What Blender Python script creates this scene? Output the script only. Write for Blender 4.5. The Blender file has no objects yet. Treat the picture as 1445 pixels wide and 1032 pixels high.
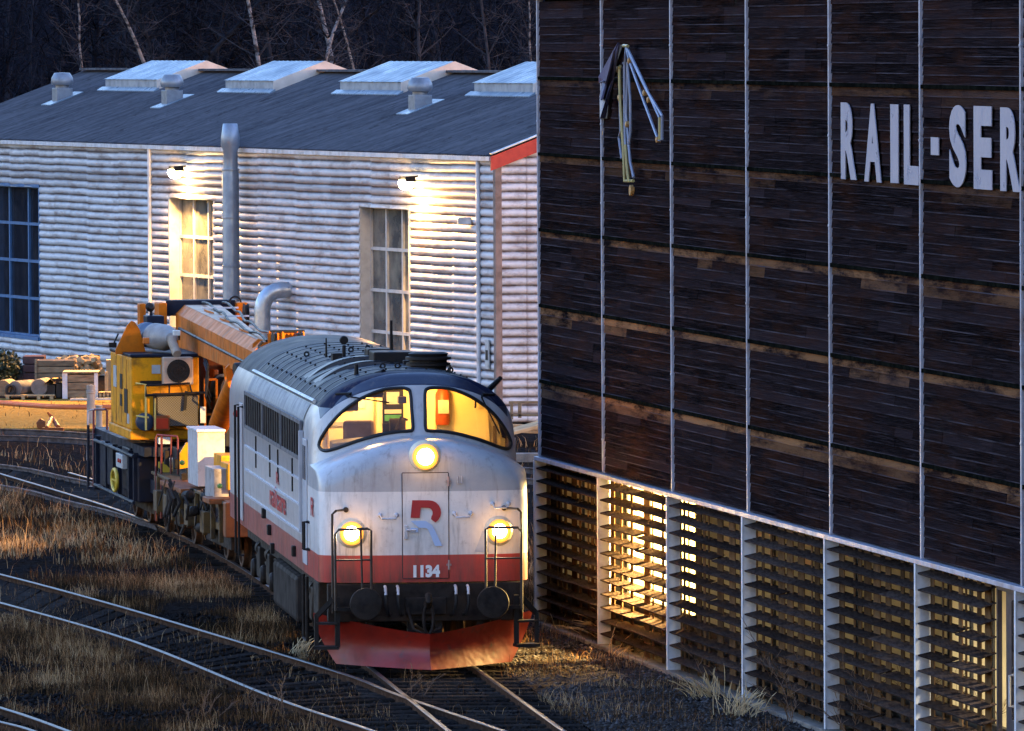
import bpy, bmesh, math, random
import numpy as np
from mathutils import Vector, Matrix
random.seed(7); rng = np.random.default_rng(7)
S = bpy.context.scene; COL = S.collection; R = math.radians
# ------------------------------------------------------------------ camera
FPX, CX, CY = 11500.0, 722.5, 516.0
CAM = Vector((0, 0, 9.25)); PITCH = math.atan(464/FPX); ROLL = 0.005
fw = Vector((0, math.cos(PITCH), -math.sin(PITCH)))
_u0 = Vector((0, math.sin(PITCH), math.cos(PITCH))); _r0 = Vector((1, 0, 0))
rt = _r0*math.cos(ROLL) - _u0*math.sin(ROLL); up = _r0*math.sin(ROLL) + _u0*math.cos(ROLL)
cd = bpy.data.cameras.new('camera'); cam = bpy.data.objects.new('camera', cd); COL.objects.link(cam)
cam.matrix_world = Matrix(((rt.x, up.x, -fw.x, CAM.x), (rt.y, up.y, -fw.y, CAM.y), (rt.z, up.z, -fw.z, CAM.z), (0, 0, 0, 1)))
cd.sensor_width = 36; cd.lens = 36*FPX/1445; cd.clip_start = 1; cd.clip_end = 3000
S.camera = cam
# ------------------------------------------------------------------ light
SUN_D = Vector((1, -0.30, 0)).normalized(); ELEV = R(4.0)
SUN_D = Vector((SUN_D.x*math.cos(ELEV), SUN_D.y*math.cos(ELEV), math.sin(ELEV)))
w = bpy.data.worlds.new('World'); S.world = w; w.use_nodes = True
nt = w.node_tree; bg = nt.nodes['Background']
sky = nt.nodes.new('ShaderNodeTexSky'); sky.sky_type = 'NISHITA'; sky.sun_disc = False
sky.sun_elevation = ELEV; sky.sun_rotation = math.atan2(SUN_D.x, SUN_D.y)
sky.air_density = 1.2; sky.dust_density = 0.3; sky.ozone_density = 3.2
tint = nt.nodes.new('ShaderNodeMix'); tint.data_type = 'RGBA'; tint.blend_type = 'MULTIPLY'; tint.inputs[0].default_value = 1; tint.inputs[7].default_value = (1.13, .90, 1.05, 1)
nt.links.new(sky.outputs[0], tint.inputs[6]); nt.links.new(tint.outputs[2], bg.inputs[0]); bg.inputs[1].default_value = 0.15
sl = bpy.data.lights.new('sun', 'SUN'); sl.energy = 0.10; sl.angle = R(0.6); sl.color = (1, 0.5, 0.18)
so = bpy.data.objects.new('sun', sl); COL.objects.link(so); so.rotation_euler = (-SUN_D).to_track_quat('-Z', 'Y').to_euler()
so.location = (60, 100, 60)
S.view_settings.view_transform = 'Standard'; S.view_settings.look = 'None'; S.view_settings.gamma = 1
S.view_settings.exposure = 3.5
S.render.engine = 'CYCLES'; S.cycles.use_denoising = True; S.cycles.max_bounces = 6; S.cycles.sample_clamp_indirect = 4
S.cycles.caustics_reflective = False; S.cycles.caustics_refractive = False
# ------------------------------------------------------------------ helpers
def ray(x, y): return (fw*FPX + rt*(x-CX) - up*(y-CY)).normalized()
def hit(x, y, p, n):                      # where the sight line through a photo pixel meets a plane
    d = ray(x, y); n = Vector(n); return CAM + d*((Vector(p)-CAM).dot(n)/d.dot(n))
def gnd(x, y, z=0.0): return hit(x, y, (0, 0, z), (0, 0, 1))
def dep(x, y, Y): return hit(x, y, (0, Y, 0), (0, 1, 0))
def tag(o, label=None, cat=None, group=None, kind=None):
    for k, v in (('label', label), ('category', cat), ('group', group), ('kind', kind)):
        if v: o[k] = v
    return o
def empty(name, loc=(0, 0, 0), rz=0.0):
    o = bpy.data.objects.new(name, None); COL.objects.link(o); o.location = loc; o.rotation_euler = (0, 0, rz); o.empty_display_size = .2
    return o
def lamp(name, kind, loc, energy, color, parent=None, aim=None, **kw):
    l = bpy.data.lights.new(name, kind); l.energy = energy; l.color = color
    for k, v in kw.items(): setattr(l, k, v)
    o = bpy.data.objects.new(name, l); COL.objects.link(o); o.location = loc
    if aim is not None: o.rotation_euler = Vector(aim).to_track_quat('-Z', 'Y').to_euler()
    if parent: o.parent = parent
    return o
class MB:
    def __init__(s): s.v = []; s.f = []; s.t = []; s.tone = 0.5
    def _add(s, vs, fs):
        b = len(s.v); s.v += [tuple(p) for p in vs]; s.t += [s.tone]*len(vs); s.f += [tuple(i+b for i in f) for f in fs]; return s
    def hexa(s, p): return s._add(p, [(0, 3, 2, 1), (4, 5, 6, 7), (0, 1, 5, 4), (1, 2, 6, 5), (2, 3, 7, 6), (3, 0, 4, 7)])
    def box(s, x0, x1, y0, y1, z0, z1, m=None):
        p = [Vector(q) for q in ((x0, y0, z0), (x1, y0, z0), (x1, y1, z0), (x0, y1, z0), (x0, y0, z1), (x1, y0, z1), (x1, y1, z1), (x0, y1, z1))]
        if m is not None: p = [m @ q for q in p]
        return s.hexa(p)
    def bar(s, a, b, w, h, upv=(0, 0, 1)):
        a, b = Vector(a), Vector(b); d = (b-a).normalized(); u = Vector(upv); sd = d.cross(u)
        if sd.length < 1e-4: u = Vector((0, 1, 0)); sd = d.cross(u)
        sd.normalize(); u = sd.cross(d); sd *= w/2; u *= h/2
        return s.hexa([a-sd-u, a+sd-u, b+sd-u, b-sd-u, a-sd+u, a+sd+u, b+sd+u, b-sd+u])
    def tube(s, pts, r, n=8, cap=True):
        pts = [Vector(p) for p in pts]; rs = r if isinstance(r, (list, tuple)) else [r]*len(pts)
        vs = []; fs = []; pn = None
        for i, p in enumerate(pts):
            d = (pts[min(i+1, len(pts)-1)]-pts[max(i-1, 0)])
            d = d.normalized() if d.length > 1e-9 else Vector((0, 0, 1))
            if pn is None: pn = d.orthogonal().normalized()
            else:
                pn = pn-d*pn.dot(d); pn = pn.normalized() if pn.length > 1e-6 else d.orthogonal().normalized()
            b = d.cross(pn)
            for k in range(n):
                a = 2*math.pi*k/n; vs.append(p+(pn*math.cos(a)+b*math.sin(a))*rs[i])
        for i in range(len(pts)-1):
            for k in range(n): fs.append((i*n+k, i*n+(k+1) % n, (i+1)*n+(k+1) % n, (i+1)*n+k))
        if cap: fs.append(tuple(range(n-1, -1, -1))); fs.append(tuple((len(pts)-1)*n+k for k in range(n)))
        return s._add(vs, fs)
    def ring(s, pts, r, n=8):             # closed loop tube
        pts = [Vector(p) for p in pts]; N = len(pts); c = sum(pts, Vector())/N; vs = []; fs = []
        for i, p in enumerate(pts):
            d = (pts[(i+1) % N]-pts[i-1]).normalized(); o = p-c; o = (o-d*o.dot(d)).normalized(); b = d.cross(o)
            for k in range(n):
                a = 2*math.pi*k/n; vs.append(p+(o*math.cos(a)+b*math.sin(a))*r)
        for i in range(N):
            j = (i+1) % N
            for k in range(n): fs.append((i*n+k, i*n+(k+1) % n, j*n+(k+1) % n, j*n+k))
        return s._add(vs, fs)
    def lathe(s, c, ax, prof, n=24):      # prof: (radius, distance along the axis)
        c = Vector(c); ax = Vector(ax).normalized(); u = ax.orthogonal().normalized(); v = ax.cross(u); vs = []; fs = []
        for r, d in prof:
            for k in range(n):
                a = 2*math.pi*k/n; vs.append(c+ax*d+(u*math.cos(a)+v*math.sin(a))*max(r, 1e-4))
        for i in range(len(prof)-1):
            for k in range(n): fs.append((i*n+k, i*n+(k+1) % n, (i+1)*n+(k+1) % n, (i+1)*n+k))
        if prof[0][0] > .001: fs.append(tuple(range(n-1, -1, -1)))
        if prof[-1][0] > .001: fs.append(tuple((len(prof)-1)*n+k for k in range(n)))
        return s._add(vs, fs)
    def prism(s, pts, off):
        pts = [Vector(p) for p in pts]; off = Vector(off); n = len(pts)
        return s._add(pts+[p+off for p in pts], [tuple(range(n)), tuple(range(2*n-1, n-1, -1))]+[(i, i+n, (i+1) % n+n, (i+1) % n) for i in range(n)])
    def grid(s, rows, close=False):
        n = len(rows[0]); vs = [p for r in rows for p in r]
        return s._add(vs, [(i*n+k, i*n+k+1, (i+1)*n+k+1, (i+1)*n+k) for i in range(len(rows)-1) for k in range(n-1)])
    def build(s, name, mat, parent=None, smooth=False, bev=0, attrs=None, recalc=True):
        me = bpy.data.meshes.new(name); me.from_pydata(s.v, [], s.f)
        a = me.attributes.new('tone', 'FLOAT', 'POINT'); a.data.foreach_set('value', s.t)
        for k, vals in (attrs or {}).items():
            b = me.attributes.new(k, 'FLOAT', 'POINT'); b.data.foreach_set('value', vals)
        if recalc:
            bm = bmesh.new(); bm.from_mesh(me); bmesh.ops.recalc_face_normals(bm, faces=bm.faces); bm.to_mesh(me); bm.free()
        if smooth: me.polygons.foreach_set('use_smooth', [True]*len(me.polygons))
        me.materials.append(mat)
        o = bpy.data.objects.new(name, me); COL.objects.link(o)
        if smooth:
            try: me.set_sharp_from_angle(angle=R(38))
            except Exception: pass
        if bev:
            m = o.modifiers.new('bevel', 'BEVEL'); m.width = bev; m.segments = 2; m.limit_method = 'ANGLE'; m.angle_limit = R(40)
        if parent: o.parent = parent
        return o
def text_mb(body, offset=0.0, extrude=0.02):
    cu = bpy.data.curves.new('t', 'FONT'); cu.body = body; cu.size = 1; cu.extrude = extrude; cu.offset = offset; cu.resolution_u = 6
    o = bpy.data.objects.new('t', cu); COL.objects.link(o); dg = bpy.context.evaluated_depsgraph_get()
    me = bpy.data.meshes.new_from_object(o.evaluated_get(dg)); bpy.data.objects.remove(o); bpy.data.curves.remove(cu)
    mb = MB(); mb._add([v.co.copy() for v in me.vertices], [tuple(p.vertices) for p in me.polygons]); bpy.data.meshes.remove(me)
    xs = [v[0] for v in mb.v]; ys = [v[1] for v in mb.v]
    return mb, (min(xs), max(xs), min(ys), max(ys))
# ------------------------------------------------------------------ materials
def nodes(name):
    m = bpy.data.materials.new(name); m.use_nodes = True; t = m.node_tree; return m, t, t.nodes['Principled BSDF']
def N(t, kind, ins=None, **kw):
    n = t.nodes.new('ShaderNode'+kind)
    for k, v in kw.items(): setattr(n, k, v)
    for k, v in (ins or {}).items():
        if hasattr(v, 'is_linked') or isinstance(v, bpy.types.NodeSocket): t.links.new(v, n.inputs[k])
        else: n.inputs[k].default_value = v
    return n
def c4(c): return (c[0], c[1], c[2], 1)
def coords(t, stretch=(1, 1, 1), kind='Object'):
    tc = N(t, 'TexCoord'); mp = N(t, 'Mapping', {0: tc.outputs[kind]}); mp.inputs['Scale'].default_value = stretch; return mp.outputs[0]
def noise(t, co, scale, detail=5, rough=.6): return N(t, 'TexNoise', {'Vector': co, 'Scale': scale, 'Detail': detail, 'Roughness': rough}).outputs[0]
def ramp(t, fac, lo, hi): return N(t, 'MapRange', {0: fac, 1: lo, 2: hi, 3: 0.0, 4: 1.0}).outputs[0]
def mixc(t, fac, a, b):
    n = N(t, 'Mix', data_type='RGBA')
    for i, v in ((0, fac), (6, a), (7, b)):
        if isinstance(v, bpy.types.NodeSocket): t.links.new(v, n.inputs[i])
        else: n.inputs[i].default_value = v if i == 0 else c4(v)
    return n.outputs[2]
def math_(t, op, a, b=None):
    n = N(t, 'Math', operation=op)
    for i, v in enumerate((a, b)):
        if v is None: continue
        if isinstance(v, bpy.types.NodeSocket): t.links.new(v, n.inputs[i])
        else: n.inputs[i].default_value = v
    return n.outputs[0]
def bump(t, p, h, strength=.3, dist=.02):
    b = N(t, 'Bump', {'Height': h, 'Strength': strength, 'Distance': dist}); t.links.new(b.outputs[0], p.inputs['Normal'])
def attr(t, name): return N(t, 'Attribute', attribute_name=name).outputs['Fac']
def M(name, c1, c2=None, scale=4, lo=.42, hi=.68, rough=.6, metal=0, bmp=0, bscale=30, stretch=(1, 1, 1), grime=None, gscale=1.2, tone=0, detail=6, spec=.3):
    m, t, p = nodes(name); co = coords(t, stretch)
    n1 = noise(t, co, scale, detail)
    c = mixc(t, ramp(t, n1, lo, hi), c1, c2 or tuple(x*.7 for x in c1))
    if grime: c = mixc(t, ramp(t, noise(t, co, gscale, 7, .65), .5, .75), c, grime)
    if tone:
        k = math_(t, 'MULTIPLY_ADD', attr(t, 'tone'), tone); k.node.inputs[2].default_value = 1-tone/2
        c = N(t, 'Vector' + 'Math', {0: c}, operation='SCALE'); t.links.new(k, c.inputs['Scale']); c = c.outputs[0]
    t.links.new(c, p.inputs['Base Color'])
    t.links.new(N(t, 'MapRange', {0: n1, 1: .3, 2: .7, 3: max(.05, rough-.12), 4: min(1, rough+.12)}).outputs[0], p.inputs['Roughness'])
    p.inputs['Metallic'].default_value = metal; p.inputs['Specular IOR Level'].default_value = spec
    if bmp: bump(t, p, noise(t, co, bscale, 4), bmp, .02)
    return m
def emis(name, col, strength):
    m, t, p = nodes(name); p.inputs['Base Color'].default_value = c4(col); p.inputs['Emission Color'].default_value = c4(col); p.inputs['Emission Strength'].default_value = strength
    return m
def glass(name, tint=(1, 1, 1), refl=.35):
    m = bpy.data.materials.new(name); m.use_nodes = True; t = m.node_tree; t.nodes.clear()
    o = N(t, 'OutputMaterial'); a = N(t, 'BsdfTransparent', {0: c4(tint)}); g = N(t, 'BsdfGlossy', {0: (1, 1, 1, 1), 'Roughness': .03}); fr = N(t, 'Fresnel', {0: 1.45})
    mx = N(t, 'MixShader', {0: math_(t, 'MULTIPLY', fr.outputs[0], refl)}); t.links.new(a.outputs[0], mx.inputs[1]); t.links.new(g.outputs[0], mx.inputs[2]); t.links.new(mx.outputs[0], o.inputs[0])
    return m
mt = {}
mt['steel_white'] = M('galvanised_steel', (.55, .56, .60), (.40, .41, .45), 3, rough=.45, metal=.3, grime=(.28, .24, .2), gscale=2)
mt['black_metal'] = M('black_metal', (.010, .0095, .010), (.022, .016, .013), 6, rough=.55, bmp=.1, spec=.15)
mt['rust'] = M('rusty_steel', (.085, .04, .02), (.03, .018, .012), 5, rough=.75, bmp=.3)
mt['dirty_iron'] = M('dirty_iron', (.026, .02, .017), (.010, .008, .0075), 6, rough=.65, bmp=.25, grime=(.05, .03, .016), spec=.12)
mt['rubber'] = M('rubber', (.012, .012, .013), rough=.5)
mt['concrete'] = M('concrete', (.16, .14, .12), (.09, .08, .07), 4, rough=.9, bmp=.3)
mt['galv'] = M('galvanised_sheet', (.42, .45, .48), (.30, .33, .36), 5, rough=.38, metal=.75)
mt['timber'] = M('weathered_timber', (.22, .15, .085), (.10, .065, .04), 3, rough=.8, bmp=.3, stretch=(1, 1, 5), tone=.6)
mt['pale_timber'] = M('pale_timber', (.42, .29, .15), (.27, .17, .08), 3, rough=.8, bmp=.3, tone=.5)
mt['plain_glass'] = glass('window_glass')
# ================================================================== GROUND, TRACKS, GRASS
def gravel(name, a, b, scale, soil, soil_amt=(.45, .7)):
    m, t, p = nodes(name); co = coords(t)
    v = N(t, 'TexVoronoi', {'Vector': co, 'Scale': scale, 'Randomness': 1.0})
    f = N(t, 'SeparateColor', {0: v.outputs['Color']}).outputs[0]
    c = mixc(t, f, a, b)
    big = noise(t, co, .55, 8, .7)
    c = mixc(t, ramp(t, big, *soil_amt), c, soil)
    c = mixc(t, ramp(t, noise(t, co, 9, 5), .55, .75), c, tuple(x*.45 for x in soil))
    t.links.new(c, p.inputs['Base Color']); p.inputs['Roughness'].default_value = .85
    p.inputs['Specular IOR Level'].default_value = 0
    h = math_(t, 'ADD', math_(t, 'MULTIPLY', v.outputs['Distance'], -1.0), math_(t, 'MULTIPLY', noise(t, co, 14, 5), 1.2))
    bump(t, p, h, 1.0, .05)
    return m
mt['ground'] = gravel('gravel_and_soil', (.004, .004, .0046), (.034, .030, .029), 16, (.028, .017, .011))
mt['lit_sand'] = gravel('lamplit_sandy_yard', (.30, .17, .04), (.44, .27, .08), 9, (.37, .22, .06))  # sand pushed to yellow so its colour carries the lamplight on the yard
g = MB()
def gz(x, y): return -.02+.03*math.sin(x*.9+y*.35)*math.cos(y*.21)-(.0)
xs = [-400, -120, -60]+[-30+i*.6 for i in range(101)]+[60, 120, 400]
ys = [-50, 0, 60]+[96+i*.8 for i in range(90)]+[180+i*6 for i in range(30)]+[420, 700, 1500]
def inner(x, y): return 1.0 if (-25 < x < 25 and 98 < y < 165) else 0.0
g.grid([[(x, y, (gz(x, y)*inner(x, y)) - .03) for x in xs] for y in ys])
tag(g.build('ground', mt['ground'], smooth=True), kind='structure')
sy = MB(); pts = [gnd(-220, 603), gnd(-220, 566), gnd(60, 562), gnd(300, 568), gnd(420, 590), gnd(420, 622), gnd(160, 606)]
sy.prism([(p.x, p.y, .012) for p in pts], (0, 0, -.05)); tag(sy.build('yard', mt['lit_sand']), kind='structure')
hl = MB(); hx = [-260+i*20 for i in range(27)]  # dark slope added behind the wood to shut out the sky
hl.grid([[(x, yy, -1+hh*(1+.25*math.sin(x*.05+yy)) if hh else -1) for x in hx] for yy, hh in ((345, 0), (380, 9), (430, 24), (520, 36), (700, 45))])
mt['sky_backdrop'] = M('dark_backdrop', (.006, .0065, .009), (.008, .008, .011), .6, spec=0, rough=.95, bmp=.5, bscale=1.5)
tag(hl.build('sky_backdrop', mt['sky_backdrop'], smooth=True), kind='structure')
mt['lit_gravel'] = gravel('lamplit_gravel', (.018, .016, .015), (.11, .095, .085), 15, (.035, .025, .018), (.42, .62))  # gravel made paler to paint in the pool of light by the building
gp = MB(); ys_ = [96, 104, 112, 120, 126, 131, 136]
gp.grid([[(-1.264-.112*(y-117.7)+1.25, y, .010), (-1.264-.112*(y-117.7)+2.2, y, .014), (.46+.945/5.12*(128.1-y)-.1+.5, y, .010)] for y in ys_]); tag(gp.build('lit_gravel_strip', mt['lit_gravel']), kind='structure')
# rails --------------------------------------------------------------
m, t, p = nodes('rail_steel'); co = coords(t)
geo = N(t, 'NewGeometry'); nz = N(t, 'SeparateXYZ', {0: geo.outputs['Normal']}).outputs[2]
topm = math_(t, 'GREATER_THAN', attr(t, 'tone'), .75)
c = mixc(t, topm, (.055, .03, .02), (.10, .098, .10)); c = mixc(t, ramp(t, noise(t, co, 7), .45, .7), c, (.10, .06, .04)); t.links.new(c, p.inputs['Base Color'])
t.links.new(math_(t, 'MULTIPLY', topm, .7), p.inputs['Metallic'])
t.links.new(N(t, 'MapRange', {0: topm, 3: .8, 4: .42}).outputs[0], p.inputs['Roughness'])
t.links.new(math_(t, 'MULTIPLY', topm, .5), p.inputs['Specular IOR Level']); mt['rail'] = m
RAILZ = .10
def rail_mesh(mb, pts, top=RAILZ):
    pts = [Vector(p) for p in pts]
    # smooth resample (Catmull-Rom)
    out = []
    for i in range(len(pts)-1):
        a, b, c_, d = pts[max(i-1, 0)], pts[i], pts[i+1], pts[min(i+2, len(pts)-1)]
        for k in range(6):
            u = k/6; out.append(.5*((2*b)+(c_-a)*u+(2*a-5*b+4*c_-d)*u*u+(3*b-a-3*c_+d)*u**3))
    out.append(pts[-1])
    prof = [(-.07, -.15, 0), (-.07, -.135, 0), (-.012, -.115, 0), (-.012, -.04, 0), (-.036, -.026, 0), (-.036, -.006, 0.9), (-.028, 0, 1), (.028, 0, 1), (.036, -.006, .9), (.036, -.026, 0), (.012, -.04, 0), (.012, -.115, 0), (.07, -.135, 0), (.07, -.15, 0)]
    rows = []; n = len(prof)
    vs = []; ts = []
    for i, q in enumerate(out):
        d = (out[min(i+1, len(out)-1)]-out[max(i-1, 0)]).normalized(); sd = Vector((d.y, -d.x, 0)).normalized()
        for px_, pz, tn in prof: vs.append(tuple(q+sd*px_+Vector((0, 0, top+pz-q.z)))); ts.append(tn)
    b = len(mb.v); mb.v += vs; mb.t += ts
    mb.f += [(b+i*n+k, b+i*n+k+1, b+(i+1)*n+k+1, b+(i+1)*n+k) for i in range(len(out)-1) for k in range(n-1)]
    return out
mt['sleeper'] = M('old_sleeper', (.022, .018, .016), (.04, .034, .031), 5, rough=.85, bmp=.5, tone=.7, spec=0)
ALLRAILS = []
mt['rail_dull'] = M('dull_rail', (.10, .075, .07), (.05, .032, .026), 6, rough=.7, metal=.3, spec=.1)
def track(name, rails, sleepers=None, mat='rail'):
    root = tag(empty(name), kind='structure'); outs = []
    for r in rails:
        mb = MB(); o = rail_mesh(mb, r); outs.append(o); ALLRAILS.append(o); mb.build('rail', mt[mat], root, smooth=True)
    if sleepers:
        l, r = outs[sleepers[0]], outs[sleepers[1]]; mb = MB(); L = sum((l[i+1]-l[i]).length for i in range(len(l)-1)); n = int(L/.62)
        def at(pl, s):
            i = 0; s *= sum((pl[k+1]-pl[k]).length for k in range(len(pl)-1))
            while i < len(pl)-2 and s > (pl[i+1]-pl[i]).length: s -= (pl[i+1]-pl[i]).length; i += 1
            return pl[i].lerp(pl[i+1], min(1, s/(pl[i+1]-pl[i]).length))
        for k in range(n):
            a, b = at(l, (k+.5)/n), at(r, (k+.5)/n); d = (b-a).normalized(); mb.tone = random.random()
            z = -.010+random.uniform(-.016, .006)
            mb.bar(Vector((a.x, a.y, z-.03))-d*.5, Vector((b.x, b.y, z-.03))+d*.5, .24, .10)
        mb.build('sleepers', mt['sleeper'], root, bev=.012)['kind'] = 'stuff'
    return outs
def P2(l): return [gnd(x, y, RAILZ) for x, y in l]
HG = .755
def main_pt(Y, off): # centre line of the locomotive's track
    X = -1.264-.112*(Y-117.7)-.0035*max(0, Y-134)**2*.55
    return Vector((X+off, Y, RAILZ))
track('main_track', [[main_pt(Y, -HG) for Y in (96, 104, 112, 120, 128, 136, 144, 152, 160, 172)], [main_pt(Y, HG) for Y in (96, 104, 112, 120, 128, 136, 144, 152, 160, 172)]], (0, 1))
track('siding_track', [P2([(-260, 792), (-120, 820), (0, 850), (190, 905), (390, 985), (530, 1032), (640, 1075)]), P2([(-260, 758), (-120, 783), (0, 810), (150, 850), (330, 903), (490, 952), (562, 980), (720, 1034), (860, 1085)])], (0, 1))
track('corner_track', [P2([(-120, 968), (0, 998), (96, 1031), (220, 1080)]), P2([(-120, 990), (0, 1018), (53, 1033), (180, 1080)])])
track('yard_track', [P2([(-260, 628), (0, 655), (90, 672), (160, 689), (232, 722)]), P2([(-260, 651), (0, 684), (90, 705), (160, 722), (222, 742)])], (0, 1), 'rail_dull')
track('far_track', [P2([(-200, 602), (0, 605), (80, 608), (150, 613), (330, 626), (735, 659), (900, 672)]), P2([(-200, 611), (0, 614), (80, 617), (150, 622), (330, 637), (735, 674), (900, 690)])], None, 'rail_dull')
# ballast shoulders with real stones near the camera --------------------
st = []; nst = 26000
X = rng.uniform(-10, 4.2, nst); Y = rng.uniform(104, 131, nst)
def seg_dist(X, Y, pl):
    d = np.full(X.shape, 1e9)
    for i in range(len(pl)-1):
        ax, ay, bx, by = pl[i].x, pl[i].y, pl[i+1].x, pl[i+1].y; L2 = (bx-ax)**2+(by-ay)**2+1e-9
        u = np.clip(((X-ax)*(bx-ax)+(Y-ay)*(by-ay))/L2, 0, 1); d = np.minimum(d, np.hypot(X-ax-u*(bx-ax), Y-ay-u*(by-ay)))
    return d
RD = [o for o in ALLRAILS]
def rail_dist(X, Y):
    d = np.full(X.shape, 1e9)
    for o in RD: d = np.minimum(d, seg_dist(X, Y, o))
    return d
def vnoise(X, Y, s, seed):
    r = np.random.default_rng(seed).random((64, 64)); x = X/s; y = Y/s; xi = np.floor(x).astype(int); yi = np.floor(y).astype(int); fx = x-xi; fy = y-yi
    fx = fx*fx*(3-2*fx); fy = fy*fy*(3-2*fy); g_ = lambda a, b: r[a % 64, b % 64]
    return (g_(xi, yi)*(1-fx)+g_(xi+1, yi)*fx)*(1-fy)+(g_(xi, yi+1)*(1-fx)+g_(xi+1, yi+1)*fx)*fy
def scatter_mesh(name, verts, faces, tone, mat):
    me = bpy.data.meshes.new(name); nv = len(verts); me.vertices.add(nv); me.vertices.foreach_set('co', np.asarray(verts, dtype=np.float32).ravel())
    fl = np.asarray(faces, dtype=np.int32); k = fl.shape[1]; me.loops.add(fl.size); me.loops.foreach_set('vertex_index', fl.ravel())
    me.polygons.add(len(fl)); me.polygons.foreach_set('loop_start', np.arange(0, fl.size, k, dtype=np.int32))
    me.update(calc_edges=True); me.validate()
    a = me.attributes.new('tone', 'FLOAT', 'POINT'); a.data.foreach_set('value', np.asarray(tone, dtype=np.float32))
    me.materials.append(mat); o = bpy.data.objects.new(name, me); COL.objects.link(o); return o
octv = np.array([(1, 0, 0), (-1, 0, 0), (0, 1, 0), (0, -1, 0), (0, 0, 1), (0, 0, -1)], float); octf = np.array([(0, 2, 4), (2, 1, 4), (1, 3, 4), (3, 0, 4), (2, 0, 5), (1, 2, 5), (3, 1, 5), (0, 3, 5)])
sz = rng.uniform(.018, .045, nst); keep = rail_dist(X, Y) > .06; X, Y, sz = X[keep], Y[keep], sz[keep]; nst = len(X)
jit = 1+rng.uniform(-.4, .4, (nst, 6, 3)); V = octv[None]*jit*sz[:, None, None]*np.array([1, 1, .75]); an = rng.uniform(0, 6.28, nst); cs, sn = np.cos(an)[:, None], np.sin(an)[:, None]
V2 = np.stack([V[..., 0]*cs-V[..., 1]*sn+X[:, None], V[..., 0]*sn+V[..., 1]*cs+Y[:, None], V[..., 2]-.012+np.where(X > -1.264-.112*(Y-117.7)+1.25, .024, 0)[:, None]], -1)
mt['stone'] = M('ballast_stone', (.021, .019, .019), (.006, .006, .007), 8, rough=.8, tone=1.2, spec=0)
tag(scatter_mesh('ballast', V2.reshape(-1, 3), (octf[None]+np.arange(nst)[:, None, None]*6).reshape(-1, 3), np.repeat(np.where(X > -1.264-.112*(Y-117.7)+1.25, 3.6, 0)*rng.random(nst)+rng.random(nst), 6), mt['stone']), 'loose grey ballast stones strewn between and beside the rails', 'gravel', kind='stuff')  # stones on the paler strip are brightened with it for the light pool
# dry grass ----------------------------------------------------------------
m, t, p = nodes('dry_grass'); cr = N(t, 'ValToRGB', {0: attr(t, 'tone')}); e = cr.color_ramp.elements
e[0].position = 0; e[0].color = (.014, .012, .007, 1); e[1].position = 1; e[1].color = (.52, .34, .175, 1)
for pos, col in ((.3, (.03, .02, .012, 1)), (.6, (.14, .068, .028, 1)), (.8, (.33, .19, .09, 1))): q = e.new(pos); q.color = col
t.links.new(cr.outputs[0], p.inputs['Base Color']); p.inputs['Roughness'].default_value = .8; p.inputs['Specular IOR Level'].default_value = 0
mt['grass'] = m
def blades(n, bx, dens, hmin, hmax, w, wind=.5, tone_shift=0):
    X = rng.uniform(bx[0], bx[1], n); Y = rng.uniform(bx[2], bx[3], n); k = rng.random(n) < dens(X, Y); X, Y = X[k], Y[k]; n = len(X)
    tuft = vnoise(X, Y, .35, 3); h = (hmin+(hmax-hmin)*rng.random(n)**1.6)*(.45+1.0*tuft); a = rng.uniform(0, 6.28, n); lean = h*rng.uniform(.1, .9, n)*wind; la = a+rng.uniform(-1.5, 1.5, n)
    dx, dy = np.cos(la)*lean, np.sin(la)*lean; wx, wy = np.cos(a)*w/2, np.sin(a)*w/2; z0 = np.full(n, -.05)
    v = np.stack([np.stack([X-wx, Y-wy, z0], -1), np.stack([X+wx, Y+wy, z0], -1), np.stack([X+dx*.35-wx*.7, Y+dy*.35-wy*.7, h*.6], -1), np.stack([X+dx*.35+wx*.7, Y+dy*.35+wy*.7, h*.6], -1), np.stack([X+dx, Y+dy, h*.95], -1)], 1)
    tn = np.clip(-.22+.75*vnoise(X, Y, 1.3, 9)+.6*vnoise(X, Y, .45, 19)+rng.uniform(-.25, .3, n)+tone_shift, 0, 1)
    f = np.array([(0, 1, 3), (0, 3, 2), (2, 3, 4)])
    return v.reshape(-1, 3), (f[None]+np.arange(n)[:, None, None]*5).reshape(-1, 3), np.repeat(tn, 5)
RD = ALLRAILS
def d_main(X, Y):
    rd = rail_dist(X, Y); n = vnoise(X, Y, 1.7, 5)*.6+vnoise(X, Y, .6, 6)*.4
    cx = -1.264-.112*(Y-117.7)-.0019*np.maximum(0, Y-134)**2
    d = np.clip((n-.40)*6, 0, 1)*np.clip((rd-.1)*5, .0, 1)
    d = np.where(np.abs(X-cx) < 1.15, d*.05, d)
    d = np.where((X > cx) & (Y < 131), d*.4, d)
    sd = seg_dist(X, Y, [a.lerp(b, .5) for a, b in zip(ALLRAILS[2][::6], ALLRAILS[3][::6])])
    return np.where(sd < .95, d*.12, d)
def d_far(X, Y):
    rd = rail_dist(X, Y); n = vnoise(X, Y, 3, 15)*.6+vnoise(X, Y, .9, 16)*.4
    cx = -1.264-.112*(Y-117.7)-.0019*np.maximum(0, Y-134)**2
    d = np.clip((n-.36)*4, 0, 1)*np.clip((rd-.1)*4, 0, 1)*np.where(np.abs(X-cx) < 1.3, .05, 1)
    d = np.where((X > cx+1.4) & (Y > 150), d*.06, d); return np.where((Y > 186), 0, d)
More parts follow.
